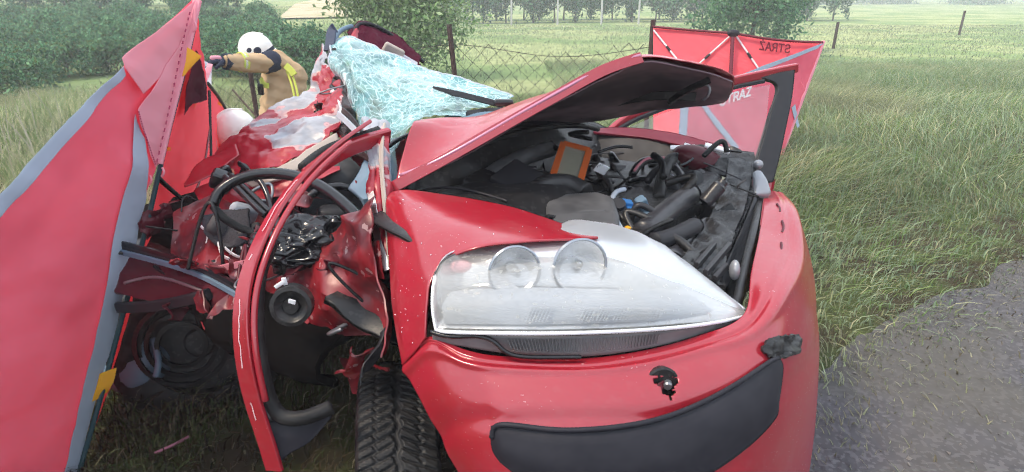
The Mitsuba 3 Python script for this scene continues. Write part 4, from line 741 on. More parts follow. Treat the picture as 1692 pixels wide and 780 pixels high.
part('far_fender', sheet([[(0.342,2.747,0.801),(0.441,2.728,0.808),(0.556,2.666,0.812),(0.66,2.579,0.81),(0.762,2.448,0.801)],
 [(0.335,2.723,0.796),(0.438,2.702,0.795),(0.552,2.639,0.798),(0.652,2.541,0.793),(0.756,2.421,0.786)],
 [(0.343,2.701,0.793),(0.44,2.677,0.785),(0.552,2.613,0.785),(0.649,2.505,0.782),(0.746,2.399,0.782)]], 50, 10, .01, .004, 4), 'dark_red', True, None, 'dark red top edge of the far fender')
part('far_corner', sheet([[(0.664,2.4,0.786),(0.732,2.403,0.795),(0.804,2.379,0.787),(0.879,2.334,0.779)],
 [(0.664,2.305,0.759),(0.736,2.331,0.771),(0.8,2.305,0.759),(0.864,2.26,0.753)],
 [(0.686,2.224,0.714),(0.726,2.208,0.727),(0.783,2.185,0.724),(0.837,2.185,0.724)]], 34, 20, .01, .025, 8), 'grimy_black', 40, None, 'broken black plastic at the far corner')
part('red_piece', man2tri(m3.Manifold.sphere(1, 28).scale((.11, .06, .05)).rotate((0, 20, 0)).translate((0.688,2.327,0.763))), 'maroon', True, 'far_corner')
for a in ((0.664,2.323,0.808), (0.741,2.324,0.81), (0.632,2.384,0.799)): part('white_chip', rbox(a, (.09, .03, .010), euler(.3, rng.uniform(-.2, .4), rng.uniform(-.3, .3)), .003), 'white_paint', 30, 'far_corner')
part('far_headlight', man2tri(m3.Manifold.batch_hull([m3.Manifold.sphere(r, 20).translate(p) for p, r in (((0.835,2.154,0.754), .018), ((0.835,2.126,0.737), .024), ((0.84,2.096,0.712), .022), ((0.812,2.085,0.711), .015))])), 'white_lens', True, None, 'small white far headlight')
part('lamp_cap', man2tri(m3.Manifold.sphere(.017, 20).translate((0.859,2.225,0.775))), 'white_lens', True, 'far_headlight')
part('radiator', sheet([[(0.857,2.211,0.735),(0.823,2.106,0.683)],
 [(0.766,2.011,0.713),(0.729,1.889,0.613)],
 [(0.649,1.783,0.672),(0.598,1.648,0.598)],
 [(0.556,1.592,0.675),(0.501,1.463,0.614)]], 20, 60, .03), 'radiator_mesh', True, None, 'dark radiator behind the bumper')
fin = grid_pts([[(0.853,2.198,0.73),(0.819,2.1,0.694)],
 [(0.762,1.998,0.706),(0.726,1.882,0.624)],
 [(0.646,1.771,0.669),(0.597,1.642,0.609)],
 [(0.554,1.579,0.67),(0.501,1.457,0.627)]], 3, 56)
part('radiator_fins', cat_([bar(fin[i, 0]+V(.004, -.006, 0), fin[i, -1]+V(.004, -.006, 0), .004, .004) for i in range(56)]), 'dull_dark', False, 'radiator', kind='stuff')
part('slam_panel', sheet([[(0.857,2.311,0.776),(0.837,2.335,0.783),(0.791,2.334,0.779)],
 [(0.803,2.127,0.741),(0.766,2.126,0.737),(0.7,2.082,0.732)],
 [(0.704,1.901,0.704),(0.656,1.882,0.71),(0.591,1.841,0.716)],
 [(0.607,1.702,0.684),(0.557,1.686,0.701),(0.495,1.648,0.712)],
 [(0.525,1.509,0.683),(0.471,1.496,0.705),(0.408,1.462,0.728)],
 [(0.506,1.421,0.674),(0.458,1.416,0.691),(0.367,1.411,0.734)]], 40, 90, .012, .022, 11), 'grimy_black', 40, None, 'wet dark slam panel across the front')
part('shroud', sheet([[(0.584,1.796,0.709),(0.555,1.782,0.728),(0.49,1.695,0.723)],
 [(0.495,1.643,0.698),(0.452,1.611,0.727),(0.398,1.546,0.724)],
 [(0.426,1.5,0.716),(0.391,1.487,0.737),(0.35,1.467,0.742)]], 20, 24, .006, .006, 9), 'wet_plastic', 40, 'slam_panel', 'shiny grey wet shroud')
for a, b in (((0.439,1.439,0.722), (0.526,1.587,0.719)), ((0.455,1.414,0.714), (0.572,1.605,0.712)), ((0.479,1.418,0.697), (0.524,1.475,0.707))): part('shroud_rib', bar(a, b, .012, .02), 'dull_dark', 20, 'slam_panel')
part('fog_cap', man2tri(m3.Manifold.sphere(1, 20).scale((.012, .02, .026)).translate((0.538,1.454,0.706))), 'white_lens', True, 'slam_panel')
part('bay_floor', sheet([[car(-1.0, -.78, .60), car(-1.05, 0, .60), car(-1.05, .75, .62)], [car(-.6, -.70, .50), car(-.6, 0, .50), car(-.6, .7, .52)], [car(-.17, -.55, .52), car(-.15, 0, .52), car(-.17, .55, .54)]], 30, 30, .02, .05, 5), 'grimy_black', True)
E_ = 'engine'
part(E_, rbox(car(-.62, .05, .62), (.5, .9, .26), CARAX, .03), 'grimy_black', 30, None, 'dark grimy engine under pipes and cables')
def eng(base, mesh, mt, smooth=30, label=None): return part(base, mesh, mt, smooth, E_, label)
pt = [V(*q) for q in [[(0.103,1.715,0.777),(0.136,1.778,0.777),(0.239,1.781,0.783),(0.267,1.758,0.779),(0.261,1.629,0.777),(0.249,1.556,0.753),(0.129,1.554,0.747),(0.11,1.627,0.772)]][0]]
eng('engine_cover', man2tri(m3.Manifold.batch_hull([m3.Manifold.sphere(.022, 16).translate(tuple(q)) for q in pt] + [m3.Manifold.sphere(.03, 16).translate(tuple(q - UP*.08 + V(0, .05, 0))) for q in pt])), 'grey_plastic', True, 'dusty grey rounded engine cover')
eng('cover_ridge', tube([[(0.108,1.595,0.771),(0.182,1.635,0.791),(0.245,1.636,0.794)]][0], .008, 8), 'grey_plastic', True)
FA, FB, FC_, FD = [V(*q) for q in [[(0.17,2.15,0.86),(0.254,2.123,0.843),(0.194,1.899,0.758),(0.12,1.934,0.794)]][0]]
fn_ = np.cross(FB-FA, FD-FA); fn_ /= np.linalg.norm(fn_); fn_ = fn_ if fn_ @ (CAM-FA) > 0 else -fn_
ctr = (FA+FB+FC_+FD)/4
for a, b in ((FA, FB), (FB, FC_), (FC_, FD), (FD, FA)): part('filter_frame', sweep([a, b], [(-.010, -.012), (.010, -.012), (.010, .012), (-.010, .012)], side=np.cross(fn_, b-a)), 'orange_rubber', 20, 'air_filter')
tag(W+'__air_filter', 'orange framed air filter standing up in the engine bay')
for k in range(26):
    t = (k+.5)/26; l, r = FA*(1-t)+FD*t, FB*(1-t)+FC_*t; l, r = l*.93+r*.07, r*.93+l*.07
    part('pleat', bar(l, r, .006, .012, fn_), 'filter_paper', False, 'air_filter')
eng('battery', rbox((0.028,1.843,0.779), (.16, .13, .12), euler(.25, .35, -.55), .008), 'dark_plastic', 30, 'black box with sharp edges near the fender')
eng('fuse_box', rbox((-0.085,1.923,0.763), (.10, .12, .10), euler(.1, .2, -.5), .01), 'grimy_black', 30)
eng('intake_hose', tube([[(0.059,1.808,0.8),(0.104,1.835,0.814),(0.167,1.854,0.809),(0.215,1.826,0.791)]][0], .028, 12), 'grimy_black', True)
eng('label_plate', rbox((0.281,1.996,0.818), (.040, .004, .035), euler(.5, .45, .2), .001), 'label_white', 30, 'small white paper label on a pipe')
eng('label_print', cat_([bar(V(*(0.265,1.978,0.827)) + V(k*.007, 0, k*.003), V(*(0.265,1.978,0.827)) + V(k*.007+.003, 0, k*.003+.008), .0025, .001) for k in range(4)]), 'gloss_black', False)
eng('pipe', tube([[(0.287,2.203,0.801),(0.307,2.079,0.754),(0.313,1.915,0.742),(0.289,1.81,0.747)]][0], .018, 10), 'grimy_black', True)
eng('breather_hose', tube([[(0.336,1.878,0.786),(0.306,1.846,0.786),(0.282,1.777,0.773),(0.277,1.689,0.766),(0.283,1.601,0.759),(0.279,1.535,0.754)]][0], .0075, 8), 'pale_grey', True, 'pale grey thin hose curving down')
eng('connector', cat_([rbox((0.32,1.755,0.77), (.032, .03, .04), euler(.1, .2, .1), .005), rbox((0.33,1.73,0.76), (.03, .03, .03), euler(.1, .2, .1), .005)]), 'blue_plastic', 30, 'bright blue plug')
eng('clip', man2tri(m3.Manifold.sphere(1, 16).scale((.012, .012, .008)).translate((0.309,1.639,0.746))), 'yellow_plastic', True, 'small yellow clip')
eng('sensor', cat_([rbox((0.372,1.775,0.767), (.03, .03, .06), euler(.3, -.5, .2), .006), rbox((0.377,1.705,0.751), (.035, .03, .05), euler(.3, -.5, .2), .006)]), 'blue_grey', 30, 'grey green sensor body')
eng('coolant_pipe', tube([[(0.344,1.616,0.741),(0.433,1.749,0.754),(0.543,1.902,0.765)]][0], .032, 14), 'wet_plastic', True, 'thick grey coolant pipe')
eng('coolant_pipe', tube([[(0.36,1.552,0.741),(0.416,1.594,0.739),(0.501,1.68,0.742)]][0], .024, 12), 'dark_plastic', True)
eng('bracket', sheet([[(0.267,1.558,0.758),(0.295,1.538,0.76),(0.314,1.495,0.76)],
 [(0.249,1.534,0.751),(0.276,1.514,0.752),(0.298,1.472,0.756)]], 10, 6, .005), 'dull_metal', 30)
eng('manifold_loop', tube([[(0.405,2.135,0.76),(0.45,2.199,0.79),(0.526,2.231,0.79),(0.571,2.196,0.782)]][0], .014, 9), 'gloss_black', True)
eng('manifold_loop', tube([[(0.44,2.05,0.762),(0.488,2.104,0.793),(0.532,2.105,0.796),(0.543,2.011,0.773)]][0], .012, 9), 'wet_plastic', True)
eng('radiator_hose', tube([[(0.448,1.915,0.742),(0.486,2.038,0.786),(0.542,2.154,0.813),(0.558,2.154,0.813)]][0], .020, 10), 'rubber', True)
eng('strut_rod', tube([[(0.542,2.149,0.798),(0.557,2.011,0.773),(0.576,1.898,0.755)]][0], .011, 8), 'dark_plastic', True)
eng('red_line', tube([[(0.408,2.121,0.78),(0.46,2.174,0.808),(0.537,2.193,0.804)]][0], .005, 6), 'pink_metal', True)
eng('bonnet_stay', tube([[(-0.26,1.732,0.824),(-0.175,1.716,0.838),(-0.091,1.682,0.834),(-0.013,1.627,0.827)]][0], .004, 6), 'dark_plastic', True, 'thin dark bonnet stay along the fender')
r2 = np.random.default_rng(21)
for k in range(46):
    u, v = r2.uniform(-.88, -.33), r2.uniform(-.5, .5); z = .66 + .10*r2.uniform(0, 1) + .06*(v > 0)
    a = car(u, v, z); d1, d2 = np.clip(r2.normal(size=3), -1, 1)*V(.08, .08, .02), np.clip(r2.normal(size=3), -1, 1)*V(.10, .10, .05)
    eng('hose', tube([a, a + d1 + UP*r2.uniform(.01, .05), a + d1 + d2], r2.choice([.004, .006, .009, .012]), 7), r2.choice(['rubber', 'gloss_black', 'grimy_black', 'grimy_black', 'wet_plastic']), True)
for k in range(44):
    u, v = r2.uniform(-.92, -.30), r2.uniform(-.5, .5); z = .66 + .10*r2.uniform(0, 1) + .05*(v > 0)
    s = r2.uniform(.03, .085, 3); z -= .05
    if r2.uniform() < .6: eng('housing', rbox(car(u, v, z), s, euler(*r2.normal(0, .35, 3) + V(0, 0, -.5)), .007), r2.choice(['grimy_black', 'dark_plastic', 'grey_plastic', 'wet_plastic']))
    else: eng('canister', lathe([(0, 0), (s[0]*.4, 0), (s[0]*.45, .006), (s[0]*.45, s[1]), (s[0]*.3, s[1]+.008), (s[0]*.3, s[1]+.02), (0, s[1]+.02)], car(u, v, z), V(*r2.normal(0, .5, 2), 1), 18), r2.choice(['grimy_black', 'dull_dark', 'grey_plastic', 'wet_plastic']))
for k in range(120):
    u, v = r2.uniform(-.95, -.26), r2.uniform(-.5, .56); z = .58 + .10*r2.uniform() + .05*(v > 0); s = r2.uniform(.012, .045, 3)
    eng('fitting', rbox(car(u, v, z), s, euler(*r2.normal(0, .6, 3)), .004, 6), r2.choice(['grimy_black', 'dark_plastic', 'gloss_black', 'wet_plastic', 'dull_dark', 'grey_plastic', 'dull_metal']))
for k in range(70):
    u, v = r2.uniform(-.92, -.28), r2.uniform(-.5, .54); a = car(u, v, .62 + .10*r2.uniform() + .05*(v > 0)); d1 = np.clip(r2.normal(size=3), -1.2, 1.2)*V(.09, .09, .03); d2 = d1 + np.clip(r2.normal(size=3), -1.2, 1.2)*V(.09, .09, .03)
    eng('cable', tube([a, a + d1, a + d2], r2.choice([.0022, .003, .004]), 6), r2.choice(['gloss_black', 'rubber', 'gloss_black', 'dull_dark', 'grey_plastic']), True)
for k in range(26):
    a = car(r2.uniform(-.85, -.35), r2.uniform(-.45, .45), .74); eng('clamp', lathe([(.010, 0), (.013, 0), (.013, .008), (.010, .008)], a, r2.normal(size=3), 14), r2.choice(['dull_metal', 'dull_metal', 'label_white', 'dull_dark']))
# far door standing open with its window
DR = [[(0.442,2.98,0.74),(0.561,3.131,0.786),(0.811,3.236,0.868),(1.135,3.348,0.936),(1.46,3.449,0.985)],
 [(0.456,2.976,0.729),(0.579,3.125,0.77),(0.822,3.221,0.841),(1.139,3.329,0.903),(1.402,3.413,0.946)]]
part('far_door', strip([[(0.452,3.062,0.712),(0.561,3.127,0.781),(0.81,3.232,0.863),(1.135,3.345,0.93),(1.46,3.446,0.979)]][0], .045, .03, UP, 40), 'car_paint', 20, None, 'red far front door standing open beyond the engine bay')
part('window_seal', strip([[(0.49,3.057,0.73),(0.574,3.099,0.768),(0.815,3.195,0.839),(1.108,3.297,0.901),(1.263,3.345,0.924)]][0], .018, .02, UP, 40), 'dark_plastic', 20, 'far_door')
part('rear_frame', sheet([[(1.256,3.365,0.94),(1.347,3.395,0.96),(1.447,3.43,0.978)],
 [(1.342,3.359,0.899),(1.375,3.35,0.876),(1.416,3.343,0.847)],
 [(1.286,3.267,0.768),(1.32,3.246,0.727),(1.364,3.24,0.697)],
 [(1.22,3.163,0.623),(1.268,3.154,0.595),(1.318,3.154,0.573)],
 [(1.155,3.063,0.481),(1.21,3.063,0.466),(1.276,3.085,0.475)]], 14, 50, .03), 'dark_plastic', True, 'far_door', 'dark rear frame of the open door window')
part('window_pane', (grid_pts([[(0.529,3.089,0.73),(0.807,3.202,0.815),(1.13,3.313,0.881),(1.304,3.365,0.904)],
 [(0.527,3.056,0.676),(0.796,3.084,0.626),(1.105,3.127,0.586),(1.247,3.204,0.659)],
 [(0.524,3.016,0.612),(0.788,3.004,0.498),(1.03,3.018,0.434),(1.179,3.077,0.477)]], 20, 12).reshape(-1, 3), gfaces(12, 20)), 'window_glass', True, 'far_door')
part('door_skin', sheet([[(0.435,3.016,0.693),(0.733,3.053,0.598),(1.034,3.05,0.485),(1.295,3.105,0.482)],
 [(0.435,2.979,0.592),(0.725,2.961,0.45),(1.024,2.97,0.358),(1.251,3.027,0.37)],
 [(0.471,2.968,0.419),(0.718,2.884,0.326),(1.014,2.891,0.233),(1.205,2.925,0.22)]], 24, 14, .05), 'car_paint', True, 'far_door')
# glass crumbs lying on the sheet metal
PF = grid_pts(FEN, 60, 40); gl = []
for k in range(40):
    i, j = r2.integers(2, 38), r2.integers(12, 58); q = PF[i, j]; n_ = normals(PF)[i, j]
    gl.append(rbox(q + n_*.0025, r2.uniform(.001, .0026, 3), euler(*r2.uniform(0, 3, 3)), .0006, 4))
part('glass_crumbs', cat_(gl), 'label_white', False, 'front_fender', kind='stuff')
# torn scraps of sheet metal, trim and wiring in the crushed side
r4 = np.random.default_rng(12)
SC = [[(-1.087,2.045,0.661),(-1.013,1.986,0.587),(-0.978,1.844,0.551),(-0.906,1.832,0.576),(-0.857,1.887,0.61),(-0.781,1.752,0.59),(-0.732,1.734,0.54),(-0.721,1.764,0.623),(-0.681,1.716,0.549),(-0.625,1.673,0.605),(-0.543,1.66,0.629),(-0.461,1.588,0.607),(-0.378,1.504,0.611),(-0.335,1.434,0.596),(-0.543,1.614,0.504),(-0.455,1.531,0.511),(-0.376,1.458,0.515),(-0.751,2.004,0.694),(-0.673,2.011,0.713),(-0.462,1.867,0.757),(-0.41,1.7,0.738),(-0.819,2.011,0.713),(-0.919,2.12,0.721),(-1.033,2.176,0.727),(-0.636,2.379,0.843),(-0.521,2.177,0.874),(-0.711,2.564,0.913),(-0.652,2.639,0.972),(-0.286,1.326,0.589),(-0.811,1.685,0.467),(-0.914,1.742,0.418),(-0.747,1.635,0.416),(-1.173,2.068,0.578),(-1.149,1.937,0.512),(-1.021,1.837,0.473),(-0.864,1.734,0.482)]][0]
for k, q in enumerate(SC):
    for rep in range(1 if k % 3 else 0):
        s = r4.uniform(.04, .08); M_ = trimesh.transformations.random_rotation_matrix(r4.uniform(size=3))[:3, :3]
        g = np.array([[M_ @ V((i-1.5)*s*.6, (j-1.5)*s*.35, 0) + r4.normal(0, s*.14, 3) for i in range(4)] for j in range(4)]) + V(q) + r4.normal(0, .03, 3)
        part('torn_scrap', sheet(g, 14, 14, .003, .012, 14, k), r4.choice(['scuffed_paint', 'scuffed_paint', 'scuffed_paint', 'grimy_black', 'maroon', 'dark_plastic']), 35)
    if k % 3 == 0:
        a_ = V(q); part('loose_wire', tube([a_, a_ + r4.normal(0, .05, 3), a_ + r4.normal(0, .07, 3), a_ + r4.normal(0, .09, 3)], r4.choice([.003, .004, .006]), 6), r4.choice(['gloss_black', 'rubber', 'maroon', 'dull_metal', 'grimy_black']), True)
# ---------------------------------------------------------------- privacy screens
def pick(name, base, mesh, mt, smooth=True, label=None, **k): return add(base, mesh, mt, smooth, parent=name, label=label, **k)
L = 'privacy_screen'
tag(L, 'tall pink red fabric screen with grey bands leaning at the left of the wreck', 'screen', None)
def fabric(rows, nu=60, nv=50, amp=.008, sc=2.5, seed=0, th=.0015):
    P = crumple(grid_pts(rows, nu, nv, True), amp, sc, seed, False)
    Q = np.stack([(P @ V(.75, .2, -.63))*2.2, (P @ V(.62, .3, .72))*13, P[..., 1]*3], -1)     # creases that run down from the corner
    return shell(P + normals(P)*(.022*(meshkit.fbm(Q, 3, 17)-.5))[..., None], th)
pick(L, 'front_panel', fabric([[(-1.067,2.339,1.314),(-1.14,2.012,1.146),(-1.202,1.753,0.988),(-1.253,1.532,0.86),(-1.337,1.179,0.65)],
 [(-1.133,2.235,1.027),(-1.2,1.936,0.869),(-1.257,1.682,0.736),(-1.315,1.406,0.61),(-1.375,1.079,0.51)],
 [(-1.197,2.112,0.766),(-1.254,1.887,0.614),(-1.309,1.612,0.505),(-1.353,1.34,0.451),(-1.403,1.019,0.399)],
 [(-1.282,1.948,0.421),(-1.331,1.755,0.286),(-1.37,1.508,0.243),(-1.4,1.255,0.256),(-1.428,0.962,0.305)],
 [(-1.41,1.707,-0.113),(-1.432,1.518,-0.101),(-1.44,1.301,0.004),(-1.448,1.108,0.096),(-1.452,0.908,0.213)]], 100, 100, .030, 2.4, 1), 'pink_fabric', label='pink red front panel of the screen')
pick(L, 'grey_band', fabric([[(-1.137,1.972,1.133),(-1.196,1.719,0.986),(-1.246,1.503,0.861),(-1.328,1.159,0.655)],
 [(-1.141,1.982,1.105),(-1.2,1.742,0.949),(-1.249,1.534,0.828),(-1.333,1.171,0.619)]], 60, 6, .030, 2.4, 1), 'grey_band')
pick(L, 'grey_band', fabric([[(-1.158,2.028,0.981),(-1.209,1.972,0.744),(-1.267,1.875,0.497),(-1.332,1.767,0.214),(-1.399,1.659,-0.072)],
 [(-1.169,2.061,0.899),(-1.205,2.07,0.694),(-1.267,1.963,0.436),(-1.34,1.821,0.135),(-1.402,1.711,-0.123)]], 50, 8, .030, 2.4, 1), 'grey_band')
pick(L, 'corner_patch', fabric([[(-1.058,2.318,1.314),(-1.098,2.126,1.227),(-1.132,1.96,1.158)],
 [(-1.072,2.285,1.258),(-1.107,2.132,1.172),(-1.136,1.969,1.129)],
 [(-1.091,2.253,1.179),(-1.117,2.144,1.112),(-1.137,1.984,1.114)],
 [(-1.095,2.24,1.164),(-1.122,2.138,1.088),(-1.142,2.049,1.043)]], 40, 40, .006, 3, 3), 'pink_patch', label='pale pink reinforced corner of the screen')
pick(L, 'corner_patch', fabric([[(-1.053,2.325,1.314),(-1.089,2.239,1.176),(-1.119,2.132,1.089),(-1.149,2.025,0.997)],
 [(-1.074,2.3,1.219),(-1.104,2.22,1.108),(-1.131,2.131,1.022),(-1.156,2.035,0.952)],
 [(-1.108,2.248,1.065),(-1.129,2.189,0.994),(-1.148,2.125,0.935),(-1.161,2.058,0.909)],
 [(-1.141,2.182,0.934),(-1.152,2.157,0.889),(-1.164,2.118,0.85),(-1.171,2.081,0.839)],
 [(-1.173,2.118,0.801),(-1.174,2.115,0.802),(-1.175,2.109,0.798),(-1.177,2.102,0.795)]], 40, 50, .005, 4, 4), 'pink_patch')
for pts_ in ("a", "b"):
    q = [[(-1.06,2.274,1.277),(-1.086,2.229,1.165),(-1.125,2.172,0.996),(-1.167,2.099,0.814)]][0] if pts_ == 'a' else [[(-1.145,2.013,0.995),(-1.152,2.032,0.943),(-1.162,2.066,0.868),(-1.169,2.093,0.808)]][0]
    path = spl(q, 44); pick(L, 'stitching', cat_([sweep([path[i], path[i+1]], circ(.0022, 5)) for i in range(0, 43, 2)]), 'stitch', False, kind='stuff')
pole = [[(-1.064,2.343,1.31),(-1.1,2.272,1.132),(-1.164,2.167,0.876),(-1.218,2.05,0.617),(-1.276,1.941,0.38),(-1.337,1.812,0.117),(-1.402,1.702,-0.123)]][0]
pick(L, 'edge_pole', tube(np.array(pole) + V(.004, .006, 0), .008, 10), 'pole_teal')
pick(L, 'edge_sleeve', strip(np.array([[(-1.054,2.328,1.314),(-1.096,2.248,1.125),(-1.134,2.187,0.974),(-1.171,2.114,0.806)]][0]) + V(.0, 0, 0), .028, .012, V(1, 0, 0), 40), 'pink_patch', 20)
pick(L, 'back_panel', fabric([[(-1.069,2.357,1.306),(-1.517,3.32,1.084),(-2.142,4.677,0.717)],
 [(-1.117,2.265,1.083),(-1.544,3.238,0.862),(-2.13,4.574,0.437)],
 [(-1.19,2.135,0.76),(-1.618,3.095,0.473),(-2.117,4.463,0.137)],
 [(-1.282,1.937,0.338),(-1.73,2.982,0.167),(-2.108,4.36,-0.142)],
 [(-1.417,1.719,-0.137),(-1.819,2.869,-0.139),(-2.104,4.264,-0.402)]], 60, 70, .012, 2, 6), 'red_fabric', label='red back panel running away behind the car')
pick(L, 'back_panel', fabric([[(-2.142,4.684,0.737),(-2.286,5.153,0.562),(-2.416,5.604,0.34)],
 [(-2.121,4.574,0.437),(-2.267,5.038,0.252),(-2.396,5.496,0.048)],
 [(-2.104,4.257,-0.422),(-2.21,4.76,-0.502),(-2.313,5.263,-0.584)]], 30, 40, .012, 2, 7), 'red_fabric')
pick(L, 'fold_pole', tube([(-2.125,4.649,0.7), (-2.095,4.246,-0.394)], .014, 8), 'pole_black')
pick(L, 'end_pole', tube([(-2.133,4.667,0.747), (-2.277,5.136,0.573), (-2.411,5.602,0.335)], .014, 8), 'pole_black')
pick(L, 'cross_rod', tube([[(-1.211,2.17,0.74),(-1.39,2.594,0.56),(-1.72,3.421,0.203),(-2.021,4.153,-0.124)]][0], .009, 7), 'pole_black')
pick(L, 'cross_rod', tube([[(-1.246,2.09,0.581),(-1.454,2.654,0.434),(-1.768,3.578,0.339),(-2.083,4.474,0.457)]][0], .006, 7), 'maroon')
pick(L, 'inner_flap', fabric([[(-1.14,2.437,1.145),(-1.322,2.878,1.042),(-1.496,3.259,0.917)],
 [(-1.167,2.411,1.046),(-1.359,2.842,0.945),(-1.499,3.233,0.848)],
 [(-1.194,2.385,0.92),(-1.344,2.772,0.899),(-1.428,3.028,0.87)]], 24, 24, .01, 6, 8), 'maroon_cloth')
def tab(rows, lab=None): pick(L, 'yellow_tab', sheet(rows, 10, 10, .003), 'tab_yellow', 20, lab)
tab([[(-1.079,2.253,1.167),(-1.062,2.259,1.155),(-1.045,2.273,1.136)],
 [(-1.083,2.238,1.126),(-1.07,2.245,1.117),(-1.051,2.271,1.129)],
 [(-1.093,2.219,1.077),(-1.09,2.231,1.079),(-1.087,2.246,1.089)]], 'yellow triangular tab')
tab([[(-1.324,1.817,0.187),(-1.307,1.838,0.187),(-1.294,1.858,0.184)],
 [(-1.334,1.802,0.147),(-1.319,1.822,0.143),(-1.304,1.843,0.143)],
 [(-1.349,1.786,0.103),(-1.339,1.807,0.103),(-1.324,1.831,0.11)]])
tab([[(-1.564,3.23,0.84),(-1.544,3.232,0.845)],
 [(-1.573,3.218,0.806),(-1.556,3.219,0.809)]]); tab([[(-2.25,5.047,0.564),(-2.222,5.04,0.546)],
 [(-2.25,5.04,0.546),(-2.222,5.034,0.529)]]); tab([[(-1.214,2.266,0.828),(-1.203,2.266,0.828)],
 [(-1.214,2.262,0.816),(-1.203,2.262,0.816)]])
for a in ((-1.192,2.086,0.773), (-1.151,2.095,0.797), (-1.055,2.282,1.246)): pick(L, 'tie_cord', tube([a, V(*a)+V(.006, -.004, -.014), V(*a)+V(-.006, -.002, -.03)], .004, 6), 'pink_patch')
R_ = 'privacy_screen_001'
tag(R_, 'upright red fabric screen with crossed white rods beyond the open far door', 'screen')
pick(R_, 'rear_panel', fabric([[(1.38,6.71,1.039),(1.729,6.54,1.013),(2.067,6.378,0.994)],
 [(1.37,6.444,0.456),(1.717,6.292,0.466),(2.024,6.161,0.484)],
 [(1.359,6.168,-0.15),(1.679,6.038,-0.119),(1.98,5.915,-0.089)]], 40, 40, .012, 1.6, 1), 'red_fabric')
pick(R_, 'rear_panel', fabric([[(2.067,6.378,0.994),(2.459,6.304,0.939),(2.856,6.244,0.921)],
 [(2.027,6.168,0.483),(2.37,6.112,0.457),(2.667,6.071,0.452)],
 [(1.985,5.931,-0.093),(2.2,5.905,-0.087),(2.466,5.882,-0.059)]], 40, 40, .012, 1.6, 2), 'red_fabric')
pick(R_, 'side_panel', fabric([[(2.841,6.213,0.923),(2.018,5.538,0.756),(1.302,4.95,0.592)],
 [(2.653,6.041,0.456),(2.007,5.514,0.382),(1.314,4.951,0.364)],
 [(2.472,5.873,-0.045),(1.938,5.437,-0.096),(1.349,4.962,-0.045)]], 50, 40, .012, 1.6, 3), 'pink_fabric', label='pink side panel of the far screen turned to the wreck')
pick(R_, 'grey_band', fabric([[(2.844,6.205,0.918),(2.012,5.523,0.763),(1.298,4.937,0.603)],
 [(2.776,6.148,0.875),(2.018,5.527,0.723),(1.302,4.939,0.562)]], 40, 6, .012, 1.6, 3), 'grey_band')
pick(R_, 'grey_band', fabric([[(1.247,4.896,0.6),(1.321,4.956,0.6)],
 [(1.259,4.893,0.306),(1.335,4.955,0.293)],
 [(1.274,4.892,-0.025),(1.352,4.954,-0.043)]], 5, 30, .012, 1.6, 3), 'grey_band')
pick(R_, 'grey_band', fabric([[(1.41,5.026,0.576),(1.457,5.064,0.579)],
 [(1.619,5.186,0.352),(1.683,5.238,0.352)],
 [(1.845,5.36,0.126),(1.914,5.416,0.124)]], 5, 30, .012, 1.6, 3), 'grey_band')
pick(R_, 'grey_band', fabric([[(2.514,5.914,0.378),(2.558,5.95,0.405)],
 [(2.637,6.005,0.175),(2.667,6.03,0.192)]], 5, 12, .012, 1.6, 3), 'grey_band')
for a, b in (((1.38,6.671,1.007), (1.636,6.391,0.679)), ((2.04,6.359,0.979), (1.634,6.352,0.593)), ((2.077,6.349,0.979), (2.319,6.158,0.627))): 
    pick(R_, 'white_rod', tube([a, b], .009, 7), 'pole_white'); m_ = V(*a)*.5+V(*b)*.5; dq = (V(*b)-V(*a)); dq /= np.linalg.norm(dq); pick(R_, 'rod_joint', tube([m_-dq*.03, m_+dq*.03], .012, 8), 'dark_plastic')
pick(R_, 'centre_pole', tube([(2.038,6.307,1.003), (1.993,6.024,0.238)], .018, 8), 'dark_red')
pick(R_, 'corner_pole', tube([(2.856,6.238,0.932), (2.468,5.873,-0.056)], .016, 8), 'pink_patch')
pick(R_, 'hub', man2tri(m3.Manifold.sphere(.05, 12).scale((1.2, .6, .7)).translate((2.04,6.294,0.998))), 'dark_plastic')
pick(R_, 'top_hem', tube([[(1.368,6.683,1.04),(1.722,6.513,1.014),(2.057,6.346,0.996)]][0], .012, 6), 'dark_red'); pick(R_, 'top_hem', tube([[(2.057,6.346,0.996),(2.443,6.263,0.941),(2.841,6.213,0.923)]][0], .012, 6), 'dark_red')
def lettering(name, text, o, ex, h, mt, mirror=False, skew=None):
    m = meshkit.text_mesh(text, 1.0, .01, True); ex = np.asarray(ex, float); w = m.extents[0]
    s = np.linalg.norm(ex)/w; x = ex/np.linalg.norm(ex); up = np.asarray(skew if skew is not None else (0, 0, 1.)); n_ = np.cross(x, up); n_ /= np.linalg.norm(n_)
    v = m.vertices - V(m.bounds[0][0], 0, 0); px_ = (w - v[:, 0]) if mirror else v[:, 0]
    m.vertices = np.asarray(o) + px_[:, None]*s*x + v[:, 1:2]*h*up + v[:, 2:]*.3*n_
    if mirror: m.invert()
    pick(name, 'lettering', m, mt, False, kind=None)
a, b = V(*(2.282,6.264,0.855)), V(*(2.553,6.217,0.827))
lettering(R_, 'STRAŻ', a, b-a, .075, 'ink_dark', True)
a, b = V(*(1.638,5.194,0.503)), V(*(1.969,5.464,0.55))
lettering(R_, 'STRAŻ', a, b-a, .075, 'ink_white', False)
